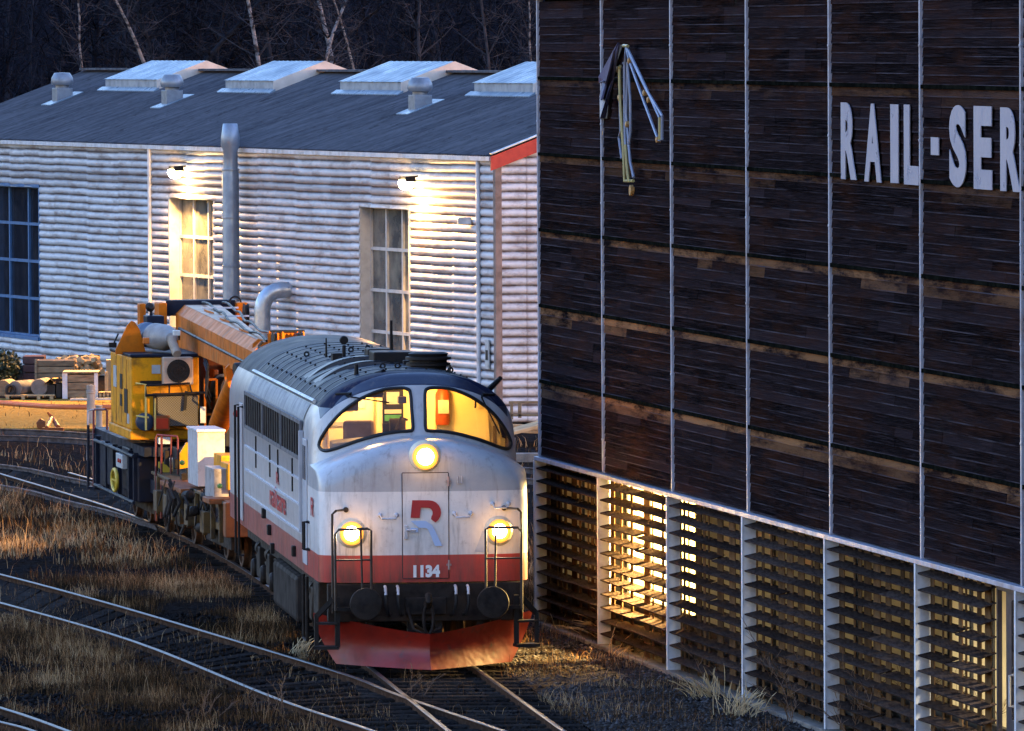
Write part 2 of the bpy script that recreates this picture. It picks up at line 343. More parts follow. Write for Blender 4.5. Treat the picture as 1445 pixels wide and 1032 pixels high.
bs = [blades(230000, (-11, 3.6, 104, 140), d_main, .03, .20, .007, wind=1.5), blades(26000, (-11, 3.6, 104, 140), d_main, .12, .42, .006, wind=.8, tone_shift=.15), blades(60000, (-11, 3.6, 104, 140), lambda X, Y: d_main(X, Y)*.8, .02, .07, .012, wind=4.0, tone_shift=-.1), blades(90000, (-15, 1, 140, 188), d_far, .05, .24, .013, wind=1.4, tone_shift=.05), blades(12000, (-15, 1, 140, 188), d_far, .15, .45, .010, wind=.8, tone_shift=.15), blades(7000, (-16, 4, 186, 222), lambda X, Y: np.full(X.shape, .5)*(vnoise(X, Y, 2, 8) > .55), .05, .14, .02)]
off = 0; VV = []; FF = []; TT = []
for v, f, tn in bs: VV.append(v); FF.append(f+off); TT.append(tn); off += len(v)
tag(scatter_mesh('dry_grass', np.concatenate(VV), np.concatenate(FF), np.concatenate(TT), mt['grass']), 'dry straw coloured grass and dead weeds between the tracks', 'grass', kind='stuff')
# ================================================================== DARK TIMBER BUILDING
FU = Vector((.945, -5.12, 0)); BAY = FU.length; FU.normalize(); FO = Vector((.46, 128.1, 0)); FN = Vector((FU.y, -FU.x, 0)).normalized()   # FN points out to the tracks
NB = 9; ZC, ZT = 2.65, 9.79
def fp(u, z, o=0.0): return FO+FU*u+FN*o+Vector((0, 0, z))
def fpx(x, y, o=0.0): q = hit(x, y, FO+FN*o, FN)-FO; return q.dot(FU), q.z     # pixel -> (u, z) on the facade
def fbox(mb, u0, u1, z0, z1, o0, o1): return mb.hexa([fp(u0, z0, o0), fp(u1, z0, o0), fp(u1, z0, o1), fp(u0, z0, o1), fp(u0, z1, o0), fp(u1, z1, o0), fp(u1, z1, o1), fp(u0, z1, o1)])
bld = empty('timber_clad_building'); tag(bld, 'tall black timber clad building with louvred ground floor, right of the locomotive', 'building')
m, t, p = nodes('charred_boards'); co = coords(t, (1, 1, 1))
tcs = N(t, 'Mapping', {0: N(t, 'TexCoord').outputs['Object']}); tcs.inputs['Scale'].default_value = (1.2, .30, 17)
gr = N(t, 'TexNoise', {'Vector': tcs.outputs[0], 'Scale': 2.2, 'Detail': 8, 'Roughness': .65, 'Distortion': .8}).outputs[0]
wv = N(t, 'TexWave', {'Vector': tcs.outputs[0], 'Scale': 1.6, 'Distortion': 9, 'Detail': 3, 'Detail Scale': 1.2}, bands_direction='Z').outputs[0]
tn = attr(t, 'tone'); fl_co = N(t, 'Mapping', {0: N(t, 'TexCoord').outputs['Object']}); fl_co.inputs['Scale'].default_value = (.3, .3, 2.2); fl_co = fl_co.outputs[0]
base = mixc(t, tn, (.0010, .0008, .0011), (.024, .0165, .019))
base = mixc(t, math_(t, 'MULTIPLY', ramp(t, gr, .48, .72), 0.6), base, (.040, .029, .033))  # pale grain, with the boards' sheen put into its colour
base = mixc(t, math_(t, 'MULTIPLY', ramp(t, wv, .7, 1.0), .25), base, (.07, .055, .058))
worn = math_(t, 'MULTIPLY', ramp(t, attr(t, 'worn'), .0, 1.0), ramp(t, noise(t, fl_co, 1.5, 9, .75), .42, .56))
base = mixc(t, worn, base, (.23, .115, .055))
red_ = math_(t, 'MULTIPLY', ramp(t, noise(t, fl_co, 1.3, 8, .7), .47, .66), .5); base = mixc(t, red_, base, mixc(t, gr, (.006, .0022, .0015), (.075, .028, .014)))
base = mixc(t, math_(t, 'MULTIPLY', math_(t, 'GREATER_THAN', attr(t, 'edge'), .88), ramp(t, noise(t, fl_co, 1.9, 6), .42, .66)), base, (.062, .052, .060))
grn = math_(t, 'MULTIPLY', ramp(t, noise(t, co, .35, 3), .58, .75), ramp(t, noise(t, co, 5, 6), .5, .8)); base = mixc(t, math_(t, 'MULTIPLY', grn, .35), base, (.03, .045, .03))
t.links.new(base, p.inputs['Base Color']); t.links.new(N(t, 'MapRange', {0: gr, 1: .3, 2: .7, 3: .5, 4: .8}).outputs[0], p.inputs['Roughness']); p.inputs['Specular IOR Level'].default_value = 0
bump(t, p, math_(t, 'ADD', gr, math_(t, 'MULTIPLY', wv, .5)), .5, .012)
mt['char'] = m
mt['room_glass'] = glass('room_glass', (1, 1, 1), .015)
mt['char_strip'] = M('dark_joint_strip', (.003, .0035, .003), (.010, .011, .008), 6, rough=.8, bmp=.3, spec=0)
mt['grey_board'] = M('grey_weathered_board', (.05, .036, .03), (.018, .012, .011), 6, rough=.75, bmp=.4, stretch=(4, .6, 6), tone=.8, spec=0)
mt['vert_board'] = M('brown_vertical_board', (.12, .07, .035), (.06, .035, .02), 5, rough=.75, bmp=.3, tone=.9, spec=0)
mt['frame'] = M('galvanised_frame', (.40, .42, .50), (.29, .30, .37), 4, rough=.42, metal=.25, grime=(.24, .19, .17), gscale=3)
RH = (ZT-ZC)/6
mt['fin'] = M('painted_fin', (.62, .63, .66), (.50, .51, .54), 4, rough=.5, spec=.1, grime=(.34, .30, .28), gscale=3)
for b in range(NB):
    mb = MB(); worn = []; stp = MB()
    for r in range(6):
        wst = (.9, 1.0, .75, .4, .25, 0)[r]*random.uniform(.7, 1.15); zb = ZC+r*RH; nb = random.choice((8, 9, 9, 10)); bh = (RH-.02)/nb
        for k in range(nb):
            rowt = random.betavariate(.6, 1.6); u = b*BAY+.05; ue = (b+1)*BAY-.05; z0 = zb+.02+k*bh
            while u < ue-.01:
                L = min(random.choice((1.0, 1.7, 2.6, 3.6, 5.1)), ue-u)
                if ue-u-L < .5: L = ue-u
                mb.tone = min(1, max(0, .45*rowt+.8*random.betavariate(.6, 2.2))); o = random.uniform(-.004, .004)
                n0 = len(mb.v)
                # lapped board: lower edge stands out
                mb.hexa([fp(u, z0, -.02), fp(u+L-.005, z0, -.02), fp(u+L-.005, z0, .022+o), fp(u, z0, .022+o), fp(u, z0+bh+.006, -.02), fp(u+L-.005, z0+bh+.006, -.02), fp(u+L-.005, z0+bh+.006, .006+o), fp(u, z0+bh+.006, .006+o)])
                wv_ = 1.0 if k == nb-1 else (.5 if (k == nb-2 and random.random() < .35) else 0.0)
                wv_ *= wst*1
                worn += [wv_]*(len(mb.v)-n0); u += L
        if r: fbox(stp, b*BAY+.04, (b+1)*BAY-.04, zb-.028, zb+.024, -.02, .045)
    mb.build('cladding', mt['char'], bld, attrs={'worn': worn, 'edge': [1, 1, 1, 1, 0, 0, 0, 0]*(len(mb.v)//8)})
    stp.build('joint_strip', mt['char_strip'], bld)
for i in range(NB+1):      # frame posts: upper mullion and the louvre fin below
    mb = MB(); u = i*BAY
    fbox(mb, u-.03, u+.03, ZC, ZT+.05, -.05, .05)
    for r in range(6): fbox(mb, u-.035, u+.035, ZC+r*RH+.5, ZC+r*RH+.53, .0, .055)
    mb.build('mullion', mt['frame'], bld, bev=.004)
    mb = MB(); fbox(mb, u-.02, u+.02, -.04, ZC-.06, -.10, .115); fbox(mb, u-.035, u+.035, -.04, ZC-.06, .115, .13); mb.build('fin', mt['fin'], bld, bev=.003)
mb = MB(); fbox(mb, -.05, NB*BAY, ZC-.06, ZC, -.06, .12); mb.build('transom', mt['frame'], bld, bev=.004)
mb = MB(); fbox(mb, -.08, NB*BAY, ZT+.05, ZT+.12, -.4, .10); mb.build('roof_edge', mt['frame'], bld, bev=.004)
mb = MB(); fbox(mb, -.1, NB*BAY, -.4, .07, -.5, .16); mb.build('plinth', mt['concrete'], bld, bev=.015)
DEPTH = 13.0
mb = MB(); fbox(mb, -.1, NB*BAY, ZT-.1, ZT+.04, -DEPTH, -.1); mb.build('roof', mt['char_strip'], bld)
mb = MB(); fbox(mb, -.2, -.03, -.2, ZT, -DEPTH, -.03); fbox(mb, -.2, NB*BAY, -.2, ZT, -DEPTH-.2, -DEPTH-.002); fbox(mb, NB*BAY+.03, NB*BAY+.2, -.2, ZT, -DEPTH, -.03); mb.build('wall', mt['char'], bld, attrs={'worn': [0]*len(mb.v)})
mb = MB(); fbox(mb, 0, NB*BAY, ZC-.05, ZT-.12, -.12, -.05); mb.build('inner_wall', mt['char_strip'], bld)
# interior seen through the louvres
mt['cream'] = M('cream_plaster', (.60, .53, .36), (.48, .42, .28), 2, rough=.8)
mt['room_floor'] = M('room_floor', (.12, .09, .07), rough=.6)
mb = MB(); fbox(mb, -.02, NB*BAY, -.1, .12, -5.0, -.5); mb.build('floor', mt['room_floor'], bld)
mb = MB(); fbox(mb, -.02, NB*BAY, ZC-.05, ZC+.1, -5.0, -.13); mb.build('ceiling', mt['cream'], bld)
mb = MB(); fbox(mb, -.02, NB*BAY, .1, ZC-.05, -5.2, -5.0); fbox(mb, -.02, .1, .1, ZC-.05, -5, -.3)
for k in range(1, 9): fbox(mb, k*BAY-.06, k*BAY+.02, .1, ZC-.05, -5, -.33)  # dividing walls added to keep each lamp's light within its bay
mb.build('partition', mt['cream'], bld)
# vertical boards, windows behind them and projecting louvre slats
DOOR = (5*BAY+3.5, 5*BAY+5.0)
for b in range(NB):
    u0, u1 = b*BAY+.03, (b+1)*BAY-.03; rr = random.Random(40+b)
    segs = [(u0, u1)] if b != 5 else [(u0, DOOR[0]-.1), (DOOR[1]-.05, u1)]
    vb = MB(); sl_ = MB(); wf = MB()
    for a, e_ in segs:
        u = a+.02
        while u < e_-.08:
            wd = rr.choice((.08, .14, .2, .3, .4)); gap = rr.choice((.14, .2, .3, .42, .55)); wd = min(wd, e_-u)
            vb.tone = rr.random(); fbox(vb, u, u+wd, .05, ZC-.07, -.075, -.063); u += wd+gap*(1.5 if b == 1 else 1)
        nsl = 12
        for k in range(nsl):
            z = .13+k*(ZC-.2)/nsl+.1; cuts = [a, a+(e_-a)*rr.uniform(.4, .6), e_]
            for c0, c1 in zip(cuts[:-1], cuts[1:]):
                sl_.tone = rr.random(); dz = rr.uniform(-.012, .012); dz2 = rr.uniform(-.012, .012)
                h0, h1 = .024, .022
                sl_.hexa([fp(c0+.024, z+.02+dz, -.04), fp(c1-.004, z+.02+dz2, -.04), fp(c1-.004, z-.025+dz2, .10), fp(c0+.024, z-.025+dz, .10), fp(c0+.024, z+.02+dz+h0, -.12), fp(c1-.004, z+.02+dz2+h0, -.12), fp(c1-.004, z-.025+dz2+h1, .105), fp(c0+.024, z-.025+dz+h1, .105)])
        fbox(wf, a, e_, .05, .85 if b == 1 else .75, -.34, -.26)      # dark sill panel added behind the boards to keep each bay's foot unlit
        for k in range(4): q = a+(e_-a)*k/3; fbox(wf, max(a, q-.05), min(e_, q+.05), .05, ZC-.05, -.34, -.31)
    vb.build('vertical_boards', mt['vert_board'], bld); sl_.build('louvre_slats', mt['grey_board'], bld, bev=.005)
    wo = wf.build('window', mt['rubber'], bld)
    gl = MB()
    for a, e_ in segs: fbox(gl, a+.02, e_-.02, .76, ZC-.06, -.30, -.295)
    gl.build('pane', mt['room_glass'], wo)
# glazed door in the sixth bay
mt['dark_frame'] = M('dark_door_frame', (.035, .032, .045), rough=.4)
mb = MB(); a, e_ = DOOR; OO = -.10
fbox(mb, a-.06, a, .05, ZC-.07, OO-.04, OO+.02); fbox(mb, e_, e_+.06, .05, ZC-.07, OO-.04, OO+.02); fbox(mb, a, e_, ZC-.16, ZC-.07, OO-.04, OO+.02)
fbox(mb, a+.35, a+.62, .1, ZC-.16, OO-.03, OO); fbox(mb, e_-.16, e_, .1, ZC-.16, OO-.03, OO); fbox(mb, a+.62, e_-.16, .1, .95, OO-.03, OO); fbox(mb, a+.62, e_-.16, ZC-.26, ZC-.16, OO-.03, OO)
dr = mb.build('door', mt['dark_frame'], bld, bev=.003)
mb = MB(); fbox(mb, a+.62, e_-.16, .95, ZC-.26, OO-.02, OO-.012); fbox(mb, a, a+.35, .1, ZC-.16, OO-.02, OO-.012); mb.build('pane', mt['room_glass'], dr)
mb = MB(); mb.tube([fp(a+.72, 1.12, OO), fp(a+.72, 1.12, OO+.05), fp(a+.72, 1.5, OO+.05), fp(a+.72, 1.5, OO)], .014); mb.build('handle', mt['steel_white'], dr, smooth=True)
# lit rooms
mt['lampglow'] = emis('warm_tube_light', (1, .78, .42), 1.2)
def room_lamp(u, o, z, e_, col=(1, .66, .22), aim=None, sx=1.6):
    mb = MB(); fbox(mb, u-sx/2, u+sx/2, z+.02, z+.09, o-.12, o+.12); mb.build('ceiling_lamp', mt['lampglow'], bld)
    l = lamp('ceiling_light', 'AREA', fp(u, z-.02, o), e_, col, bld, aim=aim or Vector((0, 0, -1)), size=.5, shape='SQUARE'); return l
wl = fp(-.16, 5.6, -1.6)
mb = MB(); mb.lathe(wl+FU*-.12, -FU, [(.16, 0), (.16, .08), (.12, .12), (0, .12)], 16); wlo = mb.build('wall_lamp', mt['lampglow'], bld)
lamp('wall_light', 'SPOT', wl-FU*.4, 4200, (1, .60, .2), bld, aim=Vector((-5.4, 144, 1.9))-wl, spot_size=R(20), spot_blend=1.0, shadow_soft_size=.12)
room_lamp(1.45*BAY, -1.7, 2.3, 620, aim=(FN*1.0+FU*-.35+Vector((0, 0, -.7))))
room_lamp(1.6*BAY, -2.4, 2.4, 50)
for k_, e_ in ((.6, 2), (2.6, 2.2), (3.6, 1.6), (4.6, 2.2), (5.6, 34), (6.6, 5)): room_lamp(k_*BAY, -1.8, 2.4, e_, col=(1, .88, .62))
# letters on the cladding ------------------------------------------------
mt['letter'] = M('brushed_letter', (.40, .385, .45), (.33, .315, .37), 3, rough=.35, metal=.2)
sg = empty('wall_lettering'); tag(sg, 'pale lavender raised letters spelling RAIL-SER on the black boarded wall', 'sign')
for ch, x0, x1, y0, y1 in (('R', 1187, 1208.5, 145, 253.5), ('A', 1220, 1243.5, 146.5, 257), ('I', 1257, 1268, 147.5, 258.5), ('L', 1276, 1296.5, 148, 261), ('-', 1314, 1325, 194, 219), ('S', 1340, 1363.5, 148.5, 264.5), ('E', 1374.5, 1400, 150, 267.5), ('R', 1412, 1440, 152, 270.5)):
    ua, _ = fpx(x0, (y0+y1)/2, .05); ub, _ = fpx(x1, (y0+y1)/2, .05); _, zt = fpx((x0+x1)/2, y0, .05); _, zb = fpx((x0+x1)/2, y1, .05)
    if ch in '-I': mb = MB(); mb.box(0, 1, 0, 1, -.006, .006); bb = (0, 1, 0, 1)
    else: mb, bb = text_mb(ch, .048, .006)
    mb.v = [tuple(fp(ua+(v[0]-bb[0])/(bb[1]-bb[0])*(ub-ua), zb+(v[1]-bb[2])/(bb[3]-bb[2])*(zt-zb), .05+v[2])) for v in mb.v]
    mb.build('letter', mt['letter'], sg)
# broken emblem of folded plates and neon tubing
eb = empty('neon_emblem'); tag(eb, 'bird shaped emblem of folded plate and bare tube outlines on the black wall', 'sign')
def ep(x, y, o=.3): u, z = fpx(x, y, o); return fp(u, z, o)
def zp(x, y): return 830+x/4.13, 40+y/4.13
mb = MB()
for pl in ([(182, 85), (70, 285), (74, 320), (92, 310), (100, 300)], [(188, 90), (130, 230), (78, 400), (80, 525), (100, 525), (150, 300)], [(160, 130), (98, 290), (76, 400), (84, 420), (110, 330)]):
    q = [ep(*zp(*a), .10+.25*(1-(i % 3)/3)) for i, a in enumerate(pl)]; mb.prism(q, FN*.03)
mb.build('folded_plate', M('violet_grey_plate', (.10, .095, .17), (.07, .065, .12), 2, rough=.45), eb)
mb = MB(); q = [ep(*zp(*a), .02) for a in [(186, 95), (222, 98), (150, 300), (130, 525), (84, 528), (100, 420)]]; mb.prism(q, FN*.05); mb.build('backing_plate', mt['black_metal'], eb)
mb = MB()
for pl in ([(222, 105), (240, 190), (330, 440), (405, 640)], [(225, 110), (330, 330), (415, 520), (418, 655), (402, 655)], [(240, 150), (340, 360), (432, 512), (430, 650)], [(212, 200), (212, 400), (215, 640), (225, 760)], [(230, 200), (245, 400), (248, 600), (235, 690)], [(222, 110), (215, 200), (205, 205)], [(232, 200), (222, 500), (245, 780), (265, 870)], [(185, 400), (190, 600), (180, 640), (196, 760)]):
    mb.tube([ep(*zp(*a), .16) for a in pl], .022, 6)
mb.build('tube_frame', M('glass_tubing', (.26, .29, .37), (.18, .2, .27), 2, rough=.3), eb, smooth=True)
mb = MB()
for pl in ([(182, 225), (186, 400), (198, 600), (205, 700), (212, 890), (262, 890)], [(186, 222), (180, 240)], [(218, 680), (226, 800), (236, 888)], [(205, 102), (232, 104)], [(418, 520), (418, 650)]):
    mb.tube([ep(*zp(*a), .18) for a in pl], .024, 6)
mb.build('yellow_tube', M('yellowed_tubing', (.42, .34, .13), (.32, .26, .11), 3, rough=.3), eb, smooth=True)
mb = MB()
for a in ((332, 378), (356, 418), (408, 650), (244, 190), (176, 240), (186, 405), (230, 560)): q = ep(*zp(*a), .16); mb.lathe(q, FN, [(.02, -.04), (.045, -.03), (.045, .03), (.02, .04)], 8)
mb.lathe(ep(*zp(250, 945), .05), FN, [(.08, -.05), (.08, .02)], 8)
mb.build('bracket', M('orange_bracket', (.45, .24, .08), rough=.5), eb)
# ================================================================== CORRUGATED WORKSHOP SHED
SC = Vector((-.33, 195.0, 0)); SU = Vector((-14.28, 37.6, 0)).normalized(); SN = Vector((-SU.y, SU.x, 0))   # SU runs left and away, SN faces the tracks
if SN.y > 0: SN = -SN
SI = -SN; EZ = 6.43; HW = 5.0; RZ = EZ+HW*math.tan(R(20)); LEN = 47.5
def wp(u, z, o=0.0): return SC+SU*u+SN*o+Vector((0, 0, z))
def wpx(x, y, o=0.0): q = hit(x, y, SC+SN*o, SN)-SC; return q.dot(SU), q.z
shed = empty('workshop_shed'); tag(shed, 'long white corrugated metal workshop with grey roof behind the locomotive', 'workshop')
m, t, p = nodes('corrugated_white'); co = coords(t); cs_ = N(t, 'Mapping', {0: N(t, 'TexCoord').outputs['Object']}); cs_.inputs['Scale'].default_value = (1, .4, 2.0)
n1 = noise(t, co, .7, 8, .7); n2 = noise(t, cs_.outputs[0], 2.0, 8, .75)
c = mixc(t, ramp(t, n1, .4, .7), (.57, .57, .58), (.41, .40, .405))
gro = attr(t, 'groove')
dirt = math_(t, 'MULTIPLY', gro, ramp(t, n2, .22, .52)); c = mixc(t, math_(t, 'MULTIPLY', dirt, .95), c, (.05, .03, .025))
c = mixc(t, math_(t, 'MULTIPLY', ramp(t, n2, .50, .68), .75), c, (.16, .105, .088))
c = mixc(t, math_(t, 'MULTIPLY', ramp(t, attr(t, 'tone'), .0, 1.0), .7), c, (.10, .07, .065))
t.links.new(c, p.inputs['Base Color']); p.inputs['Roughness'].default_value = .5; p.inputs['Specular IOR Level'].default_value = .25
mt['corr'] = m
def corr2():
    m2 = mt['corr'].copy(); m2.name = 'corrugated_brownish'; t2 = m2.node_tree; p2 = t2.nodes['Principled BSDF']; s_ = p2.inputs['Base Color'].links[0].from_socket
    n_ = t2.nodes.new('ShaderNodeMix'); n_.data_type = 'RGBA'; n_.blend_type = 'MULTIPLY'; n_.inputs[0].default_value = 1; n_.inputs[7].default_value = (.36, .30, .265, 1); t2.links.new(s_, n_.inputs[6]); t2.links.new(n_.outputs[2], p2.inputs['Base Color']); return m2
WIN = []
for (xa, xb, yt, yb) in ((-22, 58, 263, 472), (243, 305, 281, 505), (512, 580, 294, 515)):
    ua, _ = wpx(xb, 380); ub, _ = wpx(xa, 380); zt = (wpx(xa, yt)[1]+wpx(xb, yt)[1])/2; zb = wpx((xa+xb)/2, yb)[1]; WIN.append((ua, ub, zb, zt))
WIN[1] = (WIN[1][0], WIN[1][1], WIN[0][2], WIN[1][3]); WIN[2] = (WIN[2][0], WIN[2][1], WIN[0][2], WIN[2][3])
PIT = .205; NZ = 10
def corr_panel(mb, gro, org, du, dn, L, zt_fn, wins=(), sheet=1.45, seed=1):
    rr = random.Random(seed); cuts = [0]; u = 0
    while u < L-.2: u = min(L, u+sheet*rr.uniform(.92, 1.08)); cuts.append(u)
    seams = list(cuts)
    brk = sorted(set(cuts+[q+.085 for q in cuts[:-1] if not any(abs(q+.085-e) < .06 for w_ in wins for e in w_[:2])]+[q for w_ in wins for q in (w_[0], w_[1])]))
    for a, b in zip(brk[:-1], brk[1:]):
        if b-a < .005: continue
        s0 = max(q for q in seams if q <= a+1e-6); s1 = min(q for q in seams if q >= b-1e-6)
        wn = [w_ for w_ in wins if w_[0] <= a+1e-6 and w_[1] >= b-1e-6]
        sj = random.Random(int(s0*1000)); dzs = sj.uniform(-.014, .014); gt = max(0, min(1, sj.gauss(.0, .12)))
        ks = int(zt_fn(max(a, b))/PIT*NZ)+NZ*2
        rows = [[]]; mid = (a+b)/2
        for k in range(ks+1):
            z = k*PIT/NZ; zm = zt_fn(mid)
            if any(w_[2] < z < w_[3] for w_ in wn):
                if rows[-1]: rows.append([])
                continue
            ph = 2*math.pi*k/NZ; of = .062*abs(math.sin(ph/2))**.6
            lap = lambda u: .05*(u-s0)/max(.1, s1-s0)
            r = []
            for u in (a, b): zz = min(z+dzs, zt_fn(u)); r.append(org+du*u+dn*(of+lap(u))+Vector((0, 0, zz)))
            g_ = (1-abs(math.sin(ph/2)))**1.2; rows[-1].append((r, g_))
            if z+dzs > max(zt_fn(a), zt_fn(b)): break
        for rw in rows:
            if len(rw) < 2: continue
            n0 = len(mb.v); hz = [q[0][0].z for q in rw]
            mb.grid([q[0] for q in rw])
            for i, q in enumerate(rw):
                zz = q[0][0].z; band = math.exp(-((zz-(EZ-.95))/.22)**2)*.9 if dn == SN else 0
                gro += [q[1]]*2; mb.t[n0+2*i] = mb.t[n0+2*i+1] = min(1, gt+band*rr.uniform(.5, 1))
                if abs(a-s0) < 1e-4 and b-a < .12: mb.t[n0+2*i] = .95
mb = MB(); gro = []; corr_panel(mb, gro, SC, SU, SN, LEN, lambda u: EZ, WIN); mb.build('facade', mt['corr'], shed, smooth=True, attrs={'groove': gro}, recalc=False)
mb = MB(); gro = []; gz_ = lambda u: EZ+min(u, 2*HW-u)*math.tan(R(20)); corr_panel(mb, gro, SC, SI, -SU, 2*HW, gz_, (), .72, 3); mb.build('gable_wall', mt['corr'], shed, smooth=True, attrs={'groove': gro}, recalc=False)
mb = MB(); A = SC+SU*LEN; mb.prism([A, A+SI*2*HW, A+SI*2*HW+Vector((0, 0, EZ)), A+SI*HW+Vector((0, 0, RZ)), A+Vector((0, 0, EZ))], -SU*.1); B = SC+SI*2*HW
mb.prism([B, B+SU*LEN, B+SU*LEN+Vector((0, 0, EZ)), B+Vector((0, 0, EZ))], SN*.1); mb.build('wall', mt['corr'], shed, attrs={'groove': [0]*len(mb.v)})
# roof
m, t, p = nodes('fibre_cement_roof'); co = coords(t); rs = N(t, 'Mapping', {0: N(t, 'TexCoord').outputs['Object']}, vector_type='POINT'); rs.inputs['Rotation'].default_value = (0, 0, math.atan2(SI.y, SI.x)*-1); rs.inputs['Scale'].default_value = (.25, 2.4, 1)
c = mixc(t, ramp(t, noise(t, rs.outputs[0], 1.1, 8, .7), .38, .68), (.055, .056, .064), (.115, .115, .125)); c = mixc(t, ramp(t, noise(t, co, 1.6, 9, .75), .56, .72), c, (.025, .025, .027))
t.links.new(c, p.inputs['Base Color']); p.inputs['Roughness'].default_value = .75; p.inputs['Specular IOR Level'].default_value = .05; bump(t, p, noise(t, co, 14, 5), .5, .02); mt['roof'] = m
TN = math.tan(R(20)); OV = .22; OE = .12
def rp(u, s, h=0.0): return SC+SU*u+SI*s+Vector((0, 0, EZ+.06+min(s, 2*HW-s)*TN+h))   # s: horizontal distance in from the eave
mb = MB(); nu = int((LEN+.3)/.0443)
for s0, s1 in ((-OV, HW), (2*HW+OV, HW)):
    mb.grid([[rp(-OE+i*.0443, s, .03*math.sin(i*math.pi/2)) for i in range(nu)] for s in (s0, s0*.75+s1*.25, s0*.5+s1*.5, s0*.25+s1*.75, s1)])
rf = mb.build('roof', mt['roof'], shed, smooth=True)
mb = MB(); mb.bar(rp(-OE, HW, .05), rp(LEN, HW, .05), .5, .06); mb.build('ridge_cap', mt['roof'], rf)
mb = MB(); mb.bar(rp(-.02, -OV+.04, -.09), rp(LEN, -OV+.04, -.09), .07, .11); mb.build('eave_trim', mt['steel_white'], rf)
mt['red_paint'] = M('red_barge_paint', (.42, .035, .02), (.30, .025, .018), 4, rough=.5)
mb = MB(); V_ = Vector((0, 0, 1))
mb.hexa([rp(-OE-.05, -OV, -.36), rp(-OE, -OV, -.36), rp(-OE, HW, -.36), rp(-OE-.05, HW, -.36), rp(-OE-.05, -OV, -.02), rp(-OE, -OV, -.02), rp(-OE, HW, -.02), rp(-OE-.05, HW, -.02)])
mb.hexa([rp(-OE-.05, 2*HW+OV, -.36), rp(-OE, 2*HW+OV, -.36), rp(-OE, HW, -.36), rp(-OE-.05, HW, -.36), rp(-OE-.05, 2*HW+OV, -.02), rp(-OE, 2*HW+OV, -.02), rp(-OE, HW, -.02), rp(-OE-.05, HW, -.02)])
mb.build('barge_board', mt['red_paint'], rf)
mb = MB(); mb.bar(rp(-OE-.02, -OV, .045), rp(-OE-.02, HW, .045), .14, .03); mb.build('verge_trim', mt['galv'], rf)
# rooflights straddling the ridge
mt['rooflight'] = M('rooflight_sheet', (.17, .225, .275), (.11, .15, .19), 1.6, rough=.32, metal=.0, stretch=(1, 1, 1))
mt['curb'] = M('rooflight_curb', (.30, .31, .32), (.2, .21, .22), 3, rough=.6)
rp0 = SC+SI*HW
def ridge_u(x, y): q = hit(x, y, rp0, SN)-rp0; return q.dot(SU)
for xa, xb in ((213, 291), (385, 458), (549, 641), (741, 830), (905, 985)):
    ua, ub = ridge_u(xb, 95), ridge_u(xa, 95); hw = 1.45; e0 = .30; root = MB()
    a0 = rp(ua, HW-hw, e0); t0 = rp(ua, HW, .30)
    cr_ = MB(); cr_.hexa([rp(ua+.05, HW-hw+.05, -.1), rp(ub-.05, HW-hw+.05, -.1), rp(ub-.05, HW+hw-.05, -.1), rp(ua+.05, HW+hw-.05, -.1), rp(ua+.05, HW-hw+.05, .28), rp(ub-.05, HW-hw+.05, .28), rp(ub-.05, HW+hw-.05, .28), rp(ua+.05, HW+hw-.05, .28)])
    rl = cr_.build('rooflight', mt['curb'], rf)
    cap = MB(); rise = .24
    for s0 in (HW-hw, HW+hw):
        n = 24; rows = []
        for s_, h_ in ((s0, .30), ((s0+HW)/2, .30), (HW, .30)):
            rows.append([rp(ua+(ub-ua)*i/n, s_, h_-.0+(.012 if i % 2 else 0)) for i in range(n+1)])
        cap.grid(rows)
    cap.build('glazing', mt['rooflight'], rl)
    ge = MB(); ge.prism([rp(ua-.01, HW-hw-.03, .02), rp(ua-.01, HW-hw-.03, .31), rp(ua-.01, HW, .31), rp(ua-.01, HW+hw+.03, .31), rp(ua-.01, HW+hw+.03, .02), rp(ua-.01, HW, .02)], -SU*.03); ge.build('end_panel', M('pale_end_panel', (.55, .47, .40), (.45, .38, .32), 3, rough=.6), rl)
    fl = MB(); fl.hexa([rp(ua-.1, HW-hw-.16, .02), rp(ub+.1, HW-hw-.16, .02), rp(ub+.1, HW-hw, .02), rp(ua-.1, HW-hw, .02), rp(ua-.1, HW-hw-.16, .05), rp(ub+.1, HW-hw-.16, .05), rp(ub+.1, HW-hw, .09), rp(ua-.1, HW-hw, .09)]); fl.build('flashing', mt['rooflight'], rl)
mt['vent'] = M('dull_zinc', (.22, .24, .27), (.15, .165, .19), 4, rough=.4, metal=.4)
# round roof vents on square upstands
nsl = Vector((0, 0, 1))
for x, y in ((88, 141), (243, 145), (593, 153)):
    # roof plane hit
    P0 = rp(0, 0); n_ = (rp(1, 0)-P0).cross(rp(0, 1)-P0).normalized(); q = hit(x, y, P0, n_)
    mb = MB(); mt4 = Matrix.Translation(q) @ Matrix.Rotation(math.atan2(SU.y, SU.x), 4, 'Z')
    mb.box(-.24, .24, -.24, .24, -.25, .34, mt4); vt = mb.build('roof_vent', mt['vent'], rf, bev=.01)
    mb = MB(); mb.lathe(q+Vector((0, 0, .32)), (0, 0, 1), [(.20, 0), (.20, .1), (.30, .11), (.33, .2), (.31, .32), (.25, .42), (.22, .46), (.02, .47)], 28); mb.build('cowl', mt['vent'], vt, smooth=True)
    mb = MB(); mb.hexa([q+SU*a+SI*b+Vector((0, 0, .02+b*TN+c_)) for c_ in (0, .03) for a, b in ((-.45, -.5), (.45, -.5), (.45, .5), (-.45, .5))]); mb.build('flashing', mt['rooflight'], vt)
